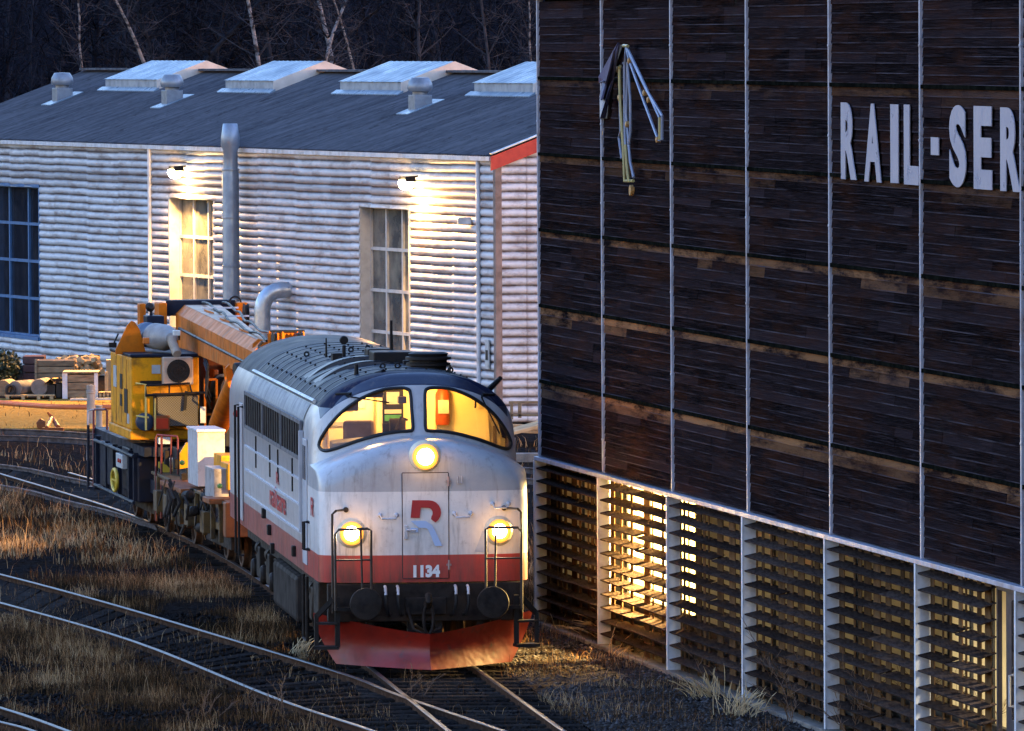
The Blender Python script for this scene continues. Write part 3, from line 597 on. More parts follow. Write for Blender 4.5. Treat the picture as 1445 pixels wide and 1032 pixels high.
# windows: deep reveal, frame, glazing bars and panes
mt['blue_frame'] = M('blue_grey_frame', (.05, .13, .27), (.04, .10, .2), 4, rough=.5)
mt['white_frame'] = M('white_frame', (.40, .40, .39), (.3, .3, .29), 4, rough=.5)
m, t, p = nodes('dusty_pane'); co = coords(t); c = mixc(t, ramp(t, noise(t, co, 1.6, 6), .4, .7), (.045, .05, .055), (.16, .155, .13)); t.links.new(c, p.inputs['Base Color']); p.inputs['Roughness'].default_value = .22; mt['dusty'] = m
mt['dark_pane'] = M('dark_pane', (.012, .014, .02), (.02, .022, .03), 2, rough=.08)
for i, (ua, ub, zb, zt) in enumerate(WIN):
    fm = mt['blue_frame'] if i == 0 else mt['white_frame']; mb = MB(); D = -.30
    def wb(u0, u1, z0, z1, o0, o1): return mb.hexa([wp(u0, z0, o0), wp(u1, z0, o0), wp(u1, z0, o1), wp(u0, z0, o1), wp(u0, z1, o0), wp(u1, z1, o0), wp(u1, z1, o1), wp(u0, z1, o1)])
    F = .09
    wb(ua-F, ua, zb-F, zt+F, D, .07); wb(ub, ub+F, zb-F, zt+F, D, .07); wb(ua, ub, zt, zt+F, D, .07); wb(ua, ub, zb-F, zb, D, .11)
    wn = mb.build('window', fm, shed)
    mb = MB(); nc = 3; nr = 4; bw = .05
    for k in range(nc+1): u = ua+(ub-ua)*k/nc; wb(max(ua, u-bw), min(ub, u+bw), zb, zt, D+.03, D+.10)
    for k in range(nr+1): z = zb+(zt-zb)*k/nr; wb(ua, ub, max(zb, z-bw*.8), min(zt, z+bw*.8), D+.035, D+.095)
    mb.build('glazing_bars', fm, wn)
    mb = MB(); wb(ua, ub, zb, zt, D-.02, D+.04); mb.build('pane', mt['dark_pane'] if i == 0 else mt['dusty'], wn)
# pipes, trims and signs on the wall
def vpipe(name, x, y0, y1, r, mat, o=.18, base=None):
    u, z1 = wpx(x, y0); _, z0 = wpx(x, y1); mb = MB(); mb.tube([wp(u, base if base is not None else z0, o), wp(u, z1, o)], r, 12); return mb, u, z1
mb, u, z1 = vpipe('d', 217, 204, 400, .065, None, .12, .05); mb.build('downpipe', mt['steel_white'], shed, smooth=True)
mb, u, z1 = vpipe('d', 681, 222, 400, .06, None, .12, .05); mb.build('downpipe', mt['steel_white'], shed, smooth=True)
mb = MB(); mb.box(-.08, .08, -.08, .08, .05, EZ, Matrix.Translation(SC) @ Matrix.Rotation(math.atan2(SU.y, SU.x), 4, 'Z')); mb.build('corner_trim', M('brown_corner_trim', (.20, .14, .12), (.12, .08, .06), 4, rough=.6), shed)
u, zt = wpx(325, 205, .5)
mb = MB(); mb.lathe(wp(u, .1, .5), (0, 0, 1), [(.22, 0), (.22, zt-.9), (.19, zt-.7), (.19, zt-.25), (.245, zt-.1), (.245, zt+.1), (.19, zt+.45), (.18, zt+.46)], 24)
for k in range(5): mb.lathe(wp(u, .8+k*1.25, .5), (0, 0, 1), [(.22, 0), (.232, .01), (.232, .05), (.22, .06)], 24)
fl = mb.build('flue_pipe', M('grey_flue', (.22, .26, .31), (.17, .2, .24), 3, rough=.4, metal=.5), shed, smooth=True)
o = .75; u, zt = wpx(370, 410, o); mb = MB()
arc = [wp(u, .1, o), wp(u, zt-.55, o)]+[wp(u-.1*(1-math.cos(a)), zt-.5+.5*math.sin(a), o-.45*(1-math.cos(a))) for a in [R(18*k) for k in range(6)]]+[wp(u-.12, zt, -.0)]
mb.tube(arc, .21, 18); mb.build('elbow_duct', mt['galv'], shed, smooth=True)
u, z = wpx(694, 500); mb = MB(); mb.hexa([wp(u+a, z+b, o_) for b in (-.35, .35) for a, o_ in ((-.12, .1), (.12, .1), (.12, .13), (-.12, .13))]); pn = mb.build('sign_plate', mt['white_frame'], shed)
mb = MB(); mb.hexa([wp(u+a, z+b, o_) for b in (-.14, .1) for a, o_ in ((-.08, .131), (.08, .131), (.08, .135), (-.08, .135))]); mb.build('dark_symbol', mt['black_metal'], pn)
u, z = wpx(666, 312); mb = MB(); mb.hexa([wp(u+a, z+b, o_) for b in (-.09, .09) for a, o_ in ((-.2, .08), (.25, .08), (.2, .3), (-.1, .4))]); mb.build('camera_box', mt['steel_white'], shed, bev=.02)
# floodlights on the wall
mt['flood'] = emis('flood_lens', (1, .74, .36), 16)
for x, y, nm, e_ in ((247, 241, 'a', 380), (573, 256, 'b', 300)):
    u, z = wpx(x, y, .4); mb = MB()
    mb.tube([wp(u, z+.12, .03), wp(u, z+.1, .32)], .025, 8); mb.hexa([wp(u+a, z+b, o_) for b, k in ((-.02, 1), (.12, .8)) for a, o_ in ((-.2*k, .22), (.2*k, .22), (.2*k, .52), (-.2*k, .48))])
    fx = mb.build('floodlight', mt['black_metal'], shed)
    mb = MB(); mb.lathe(wp(u, z-.02, .40), (0, 0, 1), [(.0, -.2), (.12, -.17), (.185, -.09), (.2, 0), (.17, .05)], 20); mb.build('lens', mt['flood'], fx, smooth=True)  # bulb enlarged so its shape takes in the glow around the lamp
    lamp('flood_light', 'SPOT', wp(u, z-.24, .44), e_*1.3, (1, .5, .14), fx, aim=SN*.3-SU*(.1 if nm == 'a' else .55)+Vector((0, 0, -1)), spot_size=R(165), spot_blend=.6, shadow_soft_size=.10)
    lamp('flood_beam', 'SPOT', wp(u, z-.1, .62), 4600 if nm == 'a' else 2000, (1, .52, .12), fx, aim=Vector((-12, 204, 0) if nm == 'a' else (-9, 190, 0))-wp(u, z, .6), spot_size=R(50), spot_blend=1.0, shadow_soft_size=.15)
    lamp('flood_glow', 'POINT', wp(u, z-.24, .50), e_*.05, (1, .5, .15), fx, shadow_soft_size=.08)
# ================================================================== WOOD BEHIND
mt['birch'] = M('birch_bark', (.17, .17, .18), (.03, .028, .03), 2.2, spec=0, lo=.45, hi=.6, rough=.8, stretch=(1, 1, 2.5))
mt['bark'] = M('brown_bark', (.0075, .009, .0145), (.0045, .0055, .008), 3, spec=0, rough=.9)
mt['dimbark'] = M('grey_bark', (.020, .0235, .033), (.009, .0105, .015), 3, spec=0, rough=.9)
mt['palebark'] = M('pale_bark', (.040, .040, .048), (.016, .017, .021), 3, spec=0, rough=.85)
def tree_meshes(seed, h, r0, lean, bend):
    rr = random.Random(seed); tr = MB(); cr = MB()
    def limb(mb, p, d, L, r, lev, n):
        pts = [p]; rs = [r]; k = max(3, int(L/.9)); q = p.copy(); dd = d.normalized()
        for i in range(k):
            dd = (dd+Vector((rr.gauss(0, bend), rr.gauss(0, bend), rr.gauss(0, bend*.5)+.04*lev))).normalized(); q = q+dd*L/k; pts.append(q.copy()); rs.append(max(.006, r*(1-.85*(i+1)/k)))
        mb.tube(pts, rs, n, cap=False)
        return pts, rs
    pts, rs = limb(tr, Vector((0, 0, -.5)), Vector((lean, rr.uniform(-.1, .1), 1)), h, r0, 0, 7)
    for i, (p_, r_) in enumerate(zip(pts, rs)):
        if p_.z < 2.5: continue
        for _ in range(3 if p_.z < h*.6 else 4):
            a = rr.uniform(0, 6.28); d = Vector((math.cos(a), math.sin(a), rr.uniform(.1, .9))); L = rr.uniform(.8, 3.4)*(1.15-p_.z/h*.6)
            bp, br = limb(cr, p_, d, L, min(r_*.45, .06), 1, 4)
            for bq, bb in list(zip(bp, br))[1:]:
                for _ in range(3):
                    a = rr.uniform(0, 6.28); limb(cr, bq, Vector((math.cos(a), math.sin(a), rr.uniform(-.3, .7))), rr.uniform(.4, 1.3), .014, 1, 3)
    return tr, cr
protos = []
for k in range(5):
    tr, cr = tree_meshes(100+k, random.uniform(13, 17), random.choice((.15, .2, .24)), 0, .05+.02*k); protos.append((tr, cr))
built = {}
def tree(x, Y, k, kind, sc, label, lean=0.0, group='bare trees behind the workshop'):
    p_ = dep(x, 90, Y); root = empty('birch_tree' if kind == 'birch' else 'bare_tree', (p_.x-lean*8.5, Y, 0), random.uniform(0, 6.28)); tag(root, label, 'tree', group)
    root.scale = (sc, sc, 1); root.rotation_euler[1] = 0
    if (k, kind) not in built:
        tr, cr = protos[k]; built[(k, kind)] = (tr.build('trunk', mt[kind], root, smooth=True), cr.build('crown', mt[kind] if kind in ('bark', 'dimbark') else mt['palebark'], root, recalc=False))
    else:
        for o in built[(k, kind)]: c_ = o.copy(); COL.objects.link(c_); c_.parent = root
    if kind in ('birch', 'palebark'):
        root.rotation_euler = (0, 0, 0); tv = [q for q in protos[k][0].v if abs(q[2]*sc-8.8) < .9]
        if tv and not lean: root.location.x -= sum(q[0] for q in tv)/len(tv)*sc
    if lean: root.rotation_euler = (0, math.atan(lean), 0)
    return root
TL = 'bare dark tree in the shadowy wood behind the workshop roof'
tree(466, 262, 0, 'birch', 1.0, 'stout white birch trunk standing upright left of the middle rooflight')
tree(352, 258, 1, 'birch', .9, 'white birch bending slightly behind the second rooflight')
tree(273, 264, 2, 'birch', .6, 'slim birch behind the first rooflight')
tree(508, 258, 3, 'birch', .55, 'thin pale birch leaning strongly to the right', lean=.32)
tree(104, 262, 4, 'birch', .55, 'slender birch far left beside the dark corner of the wood')
tree(664, 258, 1, 'palebark', .65, 'reddish brown crooked tree behind the third rooflight')
tree(634, 264, 3, 'palebark', .5, 'thin brown stem just left of the crooked reddish tree')
tree(540, 270, 2, 'birch', .4, 'very thin birch sapling between the rooflights')
tree(735, 266, 4, 'birch', .5, 'thin birch nearest to the black building edge')
for i in range(90):
    x = random.uniform(-260, 1500) if i > 64 else random.uniform(-40, 780); Y = random.uniform(268, 330)
    tree(x, Y, random.randrange(5), 'dimbark' if i % 2 else 'bark', random.uniform(.6, 1.3), TL)
# dense twiggy undergrowth that reads as one dark mass
n = 90000; X = rng.uniform(-45, 45, n); Y = rng.uniform(262, 345, n); Z = rng.uniform(0, 16, n); a = rng.uniform(0, 6.28, n); L = rng.uniform(.3, 1.5, n); el = rng.normal(.5, .6, n); wd = rng.uniform(.006, .025, n)
dx, dy, dz = np.cos(a)*np.cos(el)*L, np.sin(a)*np.cos(el)*L, np.sin(el)*L
v = np.stack([np.stack([X-wd, Y, Z], -1), np.stack([X+wd, Y, Z], -1), np.stack([X+dx, Y+dy, Z+dz], -1)], 1).reshape(-1, 3)
mt['brush'] = M('undergrowth', (.010, .011, .015), (.005, .0055, .008), .4, rough=.9, tone=1.3, spec=0)
tag(scatter_mesh('undergrowth', v, np.arange(3*n).reshape(-1, 3), np.repeat(rng.random(n), 3), mt['brush']), 'tangled dark twigs filling the wood behind the workshop', 'undergrowth', kind='stuff')
# ================================================================== LOCOMOTIVE  (local: x across, y back from the nose, z up from the ground)
TH = math.atan(.112); LO = Vector((-1.264, 117.7, 0)); loco = empty('diesel_locomotive', LO, TH)
tag(loco, 'white, grey and red diesel locomotive with rounded nose, lit headlamps and number 1134', 'locomotive')
LM = Matrix.Translation(LO) @ Matrix.Rotation(TH, 4, 'Z'); LI = LM.inverted()
W = 1.53; ZB = 1.37
def arch(x): a = min(1, abs(x)/W); return 3.30+1.05*max(0, 1-a**2.3)**(1/2.3)
def zn(x): a = abs(x)/W; return 3.43-.46*a*a
def yN(x): a = min(1, abs(x)/W); return .52*(1-max(0, 1-a**4.2)**(1/4.2))+.05*a*a
def yW(x): a = min(1, abs(x)/W); return .95*(1-max(0, 1-a**2.8)**(1/2.8))+.16*a
def keyrows(x):
    k = []; z1 = zn(x)-.30
    k += [(ZB, yN(x)+.01), (ZB+.12, yN(x)), (2.2, yN(x)-.02), (z1, yN(x)+.0)]
    for i in range(1, 7): f = i/6*math.pi/2; k.append((z1+.30*math.sin(f), yN(x)+.42*(1-math.cos(f))))
    k.append((zn(x)+.03, .78+yW(x)))
    zt = arch(x)-.17; k.append((max(zn(x)+.06, zt), 1.06+yW(x)*.98)); k.append((max(zn(x)+.09, arch(x)-.03), 1.28+yW(x)*.9)); k.append((max(zn(x)+.11, arch(x)), 1.36+yW(x)*.86))
    return k
SEG = [2, 8, 10, 1, 1, 1, 1, 1, 1, 3, 26, 5, 2]
def colpts(x):
    k = keyrows(x); out = [k[0]]; 
    for (a, b), n in zip(zip(k[:-1], k[1:]), SEG):
        for i in range(1, n+1): u = i/n; out.append((a[0]+(b[0]-a[0])*u, a[1]+(b[1]-a[1])*u))
    return out
NXC = 133; us = [-1+2*i/(NXC-1) for i in range(NXC)]
XS = [W*math.copysign(1-(1-abs(u))**1.55, u) if u else 0.0 for u in us]
colsP = [colpts(x) for x in XS]; NR = len(colsP[0])
iTop0 = sum(SEG[:11])          # row index of the windscreen top line
iW0 = sum(SEG[:10])
WIN2 = [(.095, 3.56), (.10, 3.80), (.11, 4.06), (.15, 4.125), (.28, 4.14), (.50, 4.115), (.75, 4.02), (.95, 3.90), (1.12, 3.76), (1.25, 3.61), (1.35, 3.46), (1.405, 3.34), (1.405, 3.265), (1.34, 3.225), (1.20, 3.26), (.90, 3.375), (.55, 3.475), (.30, 3.515), (.15, 3.525)]
def smooth_loop(pts, n=6):
    out = []; N_ = len(pts)
    for i in range(N_):
        a, b, c_, d = [Vector((*pts[(i+j) % N_], 0)) for j in (-1, 0, 1, 2)]
        for k in range(n):
            u = k/n; q = .5*((2*b)+(c_-a)*u+(2*a-5*b+4*c_-d)*u*u+(3*b-a-3*c_+d)*u**3); out.append((q.x, q.y))
    return out
WL = smooth_loop(WIN2)
def inpoly(x, z, pl):
    r = False; j = len(pl)-1
    for i in range(len(pl)):
        xi, zi = pl[i]; xj, zj = pl[j]
        if (zi > z) != (zj > z) and x < (xj-xi)*(z-zi)/(zj-zi)+xi: r = not r
        j = i
    return r
def fy(x, z):                 # depth of the front skin at (x, z)
    c_ = colpts(max(-W, min(W, x)))
    for (z0, y0), (z1, y1) in zip(c_[:-1], c_[1:]):
        if z0 <= z <= z1 and z1 > z0: return y0+(y1-y0)*(z-z0)/(z1-z0)
    return c_[-1][1] if z > c_[-1][0] else c_[0][1]
mb = MB(); vis = []
for r in range(NR):
    for i, x in enumerate(XS):
        z, y = colsP[i][r]; mb.v.append((x, y, z)); mb.t.append(0)
        e = min(1.0, max(0.0, (1.40-abs(x))*30)) ; vis.append(e if r > iTop0 else (0.0 if r < iTop0 else e*.5))
for r in range(NR-1):
    for i in range(NXC-1):
        xm = (XS[i]+XS[i+1])/2; zm = (colsP[i][r][0]+colsP[i+1][r][0]+colsP[i][r+1][0]+colsP[i+1][r+1][0])/4
        if r >= iW0-2 and inpoly(abs(xm), zm, WL): continue
        mb.f.append((r*NXC+i, r*NXC+i+1, (r+1)*NXC+i+1, (r+1)*NXC+i))
# sides and roof carried back from the boundary of the front skin
BL = 17.6
left = [r*NXC for r in range(NR)]; top = [(NR-1)*NXC+i for i in range(1, NXC-1)]; right = [r*NXC+NXC-1 for r in range(NR-1, -1, -1)]
edge = left+top+right; STA = [2.75, 3.3]+[4.2+i*1.0 for i in range(13)]+[16.9, 17.3, BL]
prev = edge
for s in STA:
    sc = 1-.10*max(0, (s-16.9)/.7)**2; cur = []
    for j in edge:
        x, y, z = mb.v[j]; xx = x*sc; zz = z
        if z >= 3.29: zz = arch(x)*(1 if s < 17 else 1)-(.05 if s > 17.2 else 0)
        cur.append(len(mb.v)); mb.v.append((xx, s, zz)); mb.t.append(0); vis.append(0.0)
    for a in range(len(edge)-1): mb.f.append((prev[a], prev[a+1], cur[a+1], cur[a]))
    prev = cur
mb.f.append(tuple(prev))
m, t, p = nodes('loco_livery'); tc = N(t, 'TexCoord'); sx = N(t, 'SeparateXYZ', {0: tc.outputs['Object']}); co = coords(t)
st_ = N(t, 'Mapping', {0: tc.outputs['Object']}); st_.inputs['Scale'].default_value = (1, 1, .12); nst_ = noise(t, st_.outputs[0], 7, 6, .7); nb_ = noise(t, co, 1.6, 8, .7)
white, grey, red, navy = (.77, .725, .68), (.44, .425, .42), (.52, .062, .048), (.014, .018, .042)
wc = mixc(t, ramp(t, nb_, .42, .72), white, (.62, .59, .57)); gc = mixc(t, ramp(t, nb_, .42, .72), grey, (.34, .335, .35)); rc = mixc(t, ramp(t, nb_, .4, .7), red, (.42, .055, .044))
c = mixc(t, math_(t, 'GREATER_THAN', sx.outputs[2], 1.765), rc, wc)
c = mixc(t, math_(t, 'GREATER_THAN', sx.outputs[2], 2.685), c, gc)
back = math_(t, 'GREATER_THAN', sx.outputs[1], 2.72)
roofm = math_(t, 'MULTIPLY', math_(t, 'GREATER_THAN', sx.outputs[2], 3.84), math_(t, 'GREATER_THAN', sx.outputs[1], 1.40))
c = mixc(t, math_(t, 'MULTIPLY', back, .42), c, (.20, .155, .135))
c = mixc(t, roofm, c, mixc(t, ramp(t, noise(t, co, 3, 7), .4, .7), (.030, .043, .066), (.018, .026, .040)))
c = mixc(t, math_(t, 'GREATER_THAN', attr(t, 'visor'), .5), c, navy)
c = mixc(t, math_(t, 'MULTIPLY', ramp(t, nst_, .54, .74), .55), c, (.13, .095, .07)); c = mixc(t, math_(t, 'MULTIPLY', ramp(t, noise(t, co, 4.5, 9, .8), .55, .7), .4), c, (.16, .12, .09))
c = mixc(t, math_(t, 'MULTIPLY', ramp(t, noise(t, co, 26, 5), .66, .8), .5), c, (.10, .06, .045))
low = N(t, 'MapRange', {0: sx.outputs[2], 1: 2.3, 2: 1.4}).outputs[0]
c = mixc(t, math_(t, 'MULTIPLY', math_(t, 'MULTIPLY', low, ramp(t, nst_, .38, .66)), .6), c, (.075, .05, .04))
t.links.new(c, p.inputs['Base Color']); t.links.new(math_(t, 'MULTIPLY', math_(t, 'SUBTRACT', 1.0, roofm), .2), p.inputs['Coat Weight']); t.links.new(math_(t, 'MULTIPLY', math_(t, 'SUBTRACT', 1.02, roofm), .4), p.inputs['Specular IOR Level']); p.inputs['Coat Roughness'].default_value = .22
t.links.new(N(t, 'MapRange', {0: nb_, 1: .3, 2: .7, 3: .28, 4: .46}).outputs[0], p.inputs['Roughness'])
bump(t, p, math_(t, 'ADD', noise(t, co, 1.5, 2), math_(t, 'MULTIPLY', noise(t, co, 9, 5), .12)), .22, .06)
mt['livery'] = m
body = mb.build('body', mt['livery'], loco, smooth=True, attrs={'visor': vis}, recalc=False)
def lb(name, mat, fn, parent=loco, **k):
    b = MB(); fn(b); return b.build(name, mat, parent, **k)
def lpx(x, y, Yl):            # photo pixel -> local point on the plane y = Yl
    q = LI @ hit(x, y, LM @ Vector((0, Yl, 0)), LM.to_3x3() @ Vector((0, 1, 0))); return q
# windscreens: rubber surround and glass following the skin
mt['screen'] = glass('windscreen_glass', (1, .97, .9), .7)
for s in (-1, 1):
    loop = [(s*x, z) for x, z in WL]; P = [Vector((x, fy(x, z)-.012, z)) for x, z in loop]
    ws = lb('windscreen', mt['rubber'], lambda b: b.ring(P, .026, 8), body, smooth=True)
    bm = bmesh.new(); vs = [bm.verts.new((x, 0, z)) for x, z in loop]; f = bm.faces.new(vs); bmesh.ops.triangulate(bm, faces=[f])
    bmesh.ops.subdivide_edges(bm, edges=[e for e in bm.edges if e.calc_length() > .12], cuts=2)
    for v in bm.verts: v.co.y = fy(v.co.x, v.co.z)+.008
    me = bpy.data.meshes.new('glass'); bm.to_mesh(me); bm.free(); me.polygons.foreach_set('use_smooth', [True]*len(me.polygons)); me.materials.append(mt['screen'])
    gl = bpy.data.objects.new('glass', me); COL.objects.link(gl); gl.parent = ws
    # wiper
    if s < 0: w0, w1, w2 = (-.95, 4.06), (-1.02, 4.02), (-.42, 3.93)
    else: w0, w1, w2 = (.98, 4.03), (.96, 3.98), (1.22, 3.45)
    lb('wiper', mt['black_metal'], lambda b: (b.tube([Vector((a, fy(a, z)-.05, z)) for a, z in (w0, w1)], .016, 6), b.tube([Vector((w1[0]+(w2[0]-w1[0])*k/8, fy(w1[0]+(w2[0]-w1[0])*k/8, w1[1]+(w2[1]-w1[1])*k/8)-.045, w1[1]+(w2[1]-w1[1])*k/8)) for k in range(9)], .011, 6), b.tube([Vector((w0[0]+s*.2, fy(w0[0]+s*.2, w0[1]-.02)-.03, w0[1]-.02)), Vector((w0[0], fy(*w0)-.05, w0[1]))], .018, 6)), body)
# cab interior
mt['cabwall'] = M('cab_wall', (.80, .70, .42), (.74, .64, .38), 3, rough=.6)
lb('cab_wall', mt['cabwall'], lambda b: (b.prism([(-1.46, 3.0, 2.3), (1.46, 3.0, 2.3), (1.46, 3.0, 3.3)]+[(x*1.46/10, 3.0, arch(x*.151)-.07) for x in range(9, -10, -1)]+[(-1.46, 3.0, 3.3)], (0, .05, 0)), b.box(-1.47, -1.40, 2.75, 3.0, 2.4, 3.3), b.box(1.40, 1.47, 2.75, 3.0, 2.4, 3.3), b.box(-1.4, 1.4, 1.9, 3.0, 2.3, 2.35)))
lb('cab_door', mt['cabwall'], lambda b: (b.box(.42, .46, 2.97, 3.0, 2.4, 4.0), b.box(1.22, 1.26, 2.97, 3.0, 2.4, 3.6)))
lb('driver_seat', M('seat_cloth', (.20, .15, .16), rough=.9), lambda b: (b.box(-.98, -.52, 2.2, 2.34, 3.1, 3.62), b.box(-1.0, -.5, 1.9, 2.3, 2.9, 3.05)), bev=.05)
lb('control_desk', M('desk_grey', (.30, .26, .28), rough=.6), lambda b: (b.hexa([(-1.2, 1.75, 3.0), (.0, 1.3, 3.0), (.0, 1.6, 3.0), (-1.2, 2.1, 3.0), (-1.2, 1.75, 3.30), (.0, 1.3, 3.42), (.0, 1.6, 3.47), (-1.2, 2.1, 3.34)])), bev=.02)
lb('control_box', mt['dirty_iron'], lambda b: (b.box(-.26, -.02, 2.6, 2.75, 3.35, 3.62), b.tube([(-.2, 2.5, 3.4), (-.1, 2.5, 3.65), (.0, 2.5, 3.6)], .02), b.box(-.36, -.06, 2.7, 2.72, 3.3, 3.55)), bev=.02)
lb('notice', mt['white_frame'], lambda b: (b.box(-1.0, -.76, 2.97, 2.99, 3.72, 3.92), b.box(-.72, -.58, 2.97, 2.99, 3.76, 3.95), b.box(-1.1, -.62, 2.97, 2.99, 3.5, 3.56)))
lb('sun_visor', M('visor_purple', (.16, .11, .15), rough=.6), lambda b: (b.box(-1.22, -.8, 1.75, 1.78, 3.78, 3.92), b.box(-.72, -.45, 1.55, 1.58, 3.98, 4.08), b.box(-.25, -.13, 1.35, 1.5, 3.9, 4.0)), bev=.01)
lb('cab_conduit', M('conduit', (.35, .25, .12), rough=.6), lambda b: (b.tube([(-1.15, 2.97, 2.5), (-1.15, 2.97, 3.7)], .02, 6), b.tube([(-.45, 2.97, 2.5), (-.45, 2.97, 4.15)], .015, 6), b.tube([(.30, 2.97, 2.5), (.30, 2.97, 4.2)], .02, 6), b.box(.18, .26, 2.93, 2.97, 3.55, 3.8), b.box(-1.3, -1.2, 2.9, 2.97, 3.3, 3.5), b.tube([(1.3, 2.6, 3.0), (1.3, 2.6, 3.5)], .03, 6)))
lb('rear_window', mt['dusty'], lambda b: b.box(.62, 1.0, 2.985, 2.996, 3.0, 3.28))
pst = lb('poster', mt['black_metal'], lambda b: b.box(-.33, -.02, 2.96, 2.985, 3.52, 4.08))
lb('paper', mt['white_frame'], lambda b: (b.box(-.27, -.08, 2.95, 2.96, 3.82, 4.0), b.box(-.30, -.05, 2.95, 2.96, 3.68, 3.74)), pst)
lb('green_strip', M('green_print', (.05, .22, .08)), lambda b: b.box(-.30, -.05, 2.95, 2.96, 3.57, 3.66), pst)
ext = lb('fire_extinguisher', M('extinguisher_red', (.32, .06, .02), rough=.4), lambda b: b.lathe((.56, 2.9, 3.5), (0, 0, 1), [(.0, 0), (.10, .01), (.11, .06), (.11, .46), (.06, .56), (.04, .6), (.0, .61)], 20), smooth=True)
lb('label_plate', mt['white_frame'], lambda b: b.box(.48, .64, 2.775, 2.79, 3.68, 3.88), ext)
lb('coat_hook', mt['black_metal'], lambda b: b.tube([(1.05, 2.97, 3.92), (1.05, 2.9, 3.9), (1.05, 2.9, 3.78), (1.05, 2.95, 3.76)], .015, 6))
lb('cab_lamp', emis('cab_lamp_glow', (1, .72, .28), .8), lambda b: b.box(-.3, .3, 2.3, 2.5, 4.2, 4.23))
lamp('cab_light', 'POINT', (.35, 2.25, 4.05), 8.5, (1, .50, .085), loco, shadow_soft_size=.12)
lamp('cab_light', 'POINT', (-.7, 2.55, 4.0), 5, (1, .60, .22), loco, shadow_soft_size=.12)
# headlamps: cream bowl, glowing lens, emissive ring standing in for the halo
mt['lens'] = emis('headlamp_glow', (1, .88, .62), 6)
mt['halo_ring'] = emis('headlamp_halo', (1, .40, .06), .07)
mt['bowl'] = M('lamp_bowl', (.8, .7, .5), rough=.4)
for hx, hz, hr in ((-1.06, 2.09, .15), (1.06, 2.10, .15), (0, 3.19, .165)):
    y0 = fy(hx, hz); ax = Vector((.12*(1 if hx > 0 else -1 if hx < 0 else 0), -1, 0)).normalized(); cpos = Vector((hx, y0+.05, hz))
    hl = lb('headlight', mt['bowl'], lambda b: b.lathe(cpos, ax, [(hr+.075, .02), (hr+.06, .06), (hr+.025, .10), (hr-.0, .125), (hr-.03, .10), (hr-.05, .07), (0, .065)], 40), smooth=True)
    lb('lens', mt['lens'], lambda b: b.lathe(cpos, ax, [(hr-.042, .075), (hr-.045, .136), (hr*.5, .155), (0, .16)], 32), hl, smooth=True)
    lb('halo_ring', mt['halo_ring'], lambda b: b.lathe(cpos, ax, [(hr+.025, .08), (hr+.02, .125), (hr-.005, .135), (hr-.045, .132), (hr-.045, .08)], 36), hl, smooth=True)
    lamp('headlight_beam', 'SPOT', cpos+ax*.26, 5, (1, .68, .3), loco, aim=ax+Vector((0, 0, -.12)), spot_size=R(70), spot_blend=.8, shadow_soft_size=.12)
    lamp('headlight_spill', 'POINT', cpos+ax*.24, 1.1, (1, .52, .12), loco, shadow_soft_size=.2)  # extra point lamp warming the nose skin like a halo
# nose door, logo, number, handles
mt['nose'] = mt['livery']
dy = -.02
dr = lb('nose_door', mt['nose'], lambda b: b.grid([[(-.33+.66*i/8, fy(-.33+.66*i/8, 1.43+1.52*j/20)-.014, 1.43+1.52*j/20) for i in range(9)] for j in range(21)]), attrs={'visor': [0]*189}, smooth=True)
def edge_line(b):
    for pl in ([(-.335, z/20*1.52+1.43) for z in range(21)], [(.335, z/20*1.52+1.43) for z in range(21)], [(-.335+.67*i/8, 2.955) for i in range(9)], [(-.335+.67*i/8, 1.425) for i in range(9)]): b.tube([(x, fy(x, z)-.006, z) for x, z in pl], .009, 5)
lb('seal', M('dark_gap', (.06, .04, .04)), edge_line, dr)
lb('hinge', M('hinge_grey', (.35, .25, .23), rough=.5), lambda b: [(b.tube([(.335, -.04, z-.07), (.335, -.04, z+.07)], .016, 8), b.box(.30, .37, -.045, -.015, z-.014, z+.014)) for z in (2.83, 1.62)], dr)
lb('latch', mt['steel_white'], lambda b: (b.box(-.315, -.265, -.07, -.02, 2.0, 2.2), b.tube([(-.29, -.09, 2.13), (-.15, -.09, 2.13)], .014, 8)), dr, bev=.005)
def LG(pl, cc):
    return [Vector((lpx(430+x/4.3, 540+y/4.3, 0).x, -.062, lpx(430+x/4.3, 540+y/4.3, 0).z)) for x, y in pl]
mt['logo_red'] = M('logo_red', (.42, .03, .03), (.36, .03, .03), 4, rough=.45); mt['logo_blue'] = M('logo_pale_blue', (.42, .55, .78), (.40, .50, .70), 4, rough=.45)
def arcpts(cx, cy, r, a0, a1, n=8): return [(cx+r*math.cos(R(a0+(a1-a0)*i/n)), cy+r*math.sin(R(a0+(a1-a0)*i/n))) for i in range(n+1)]
lb('logo_bow', mt['logo_red'], lambda b: b.prism(LG([(650, 713)]+arcpts(752, 786, 73, -90, 58)+[(764, 828)]+arcpts(742, 790, 32, 40, -85)+[(702, 757), (695, 820), (640, 820)], 0), (0, .008, 0)), dr)
lb('logo_leg', mt['logo_blue'], lambda b: (b.prism(LG([(640, 838), (730, 838), (768, 862), (785, 890), (833, 990), (788, 990), (748, 893), (735, 882), (690, 880)], 0), (0, .006, 0)), b.prism(LG([(640, 880), (686, 882), (686, 908), (640, 908)], 0), (0, .005, 0))), dr)
tb, bb = text_mb('1134', .06, .004); q0, q1 = lpx(583, 815, 0), lpx(620.5, 797, 0)
tb.v = [(q0.x+(v[0]-bb[0])/(bb[1]-bb[0])*(q1.x-q0.x), -.036+v[2]*.5, q0.z+(v[1]-bb[2])/(bb[3]-bb[2])*(q1.z-q0.z)) for v in tb.v]
tb.build('number', M('white_numeral', (.82, .80, .78), (.74, .72, .70), 3), dr)
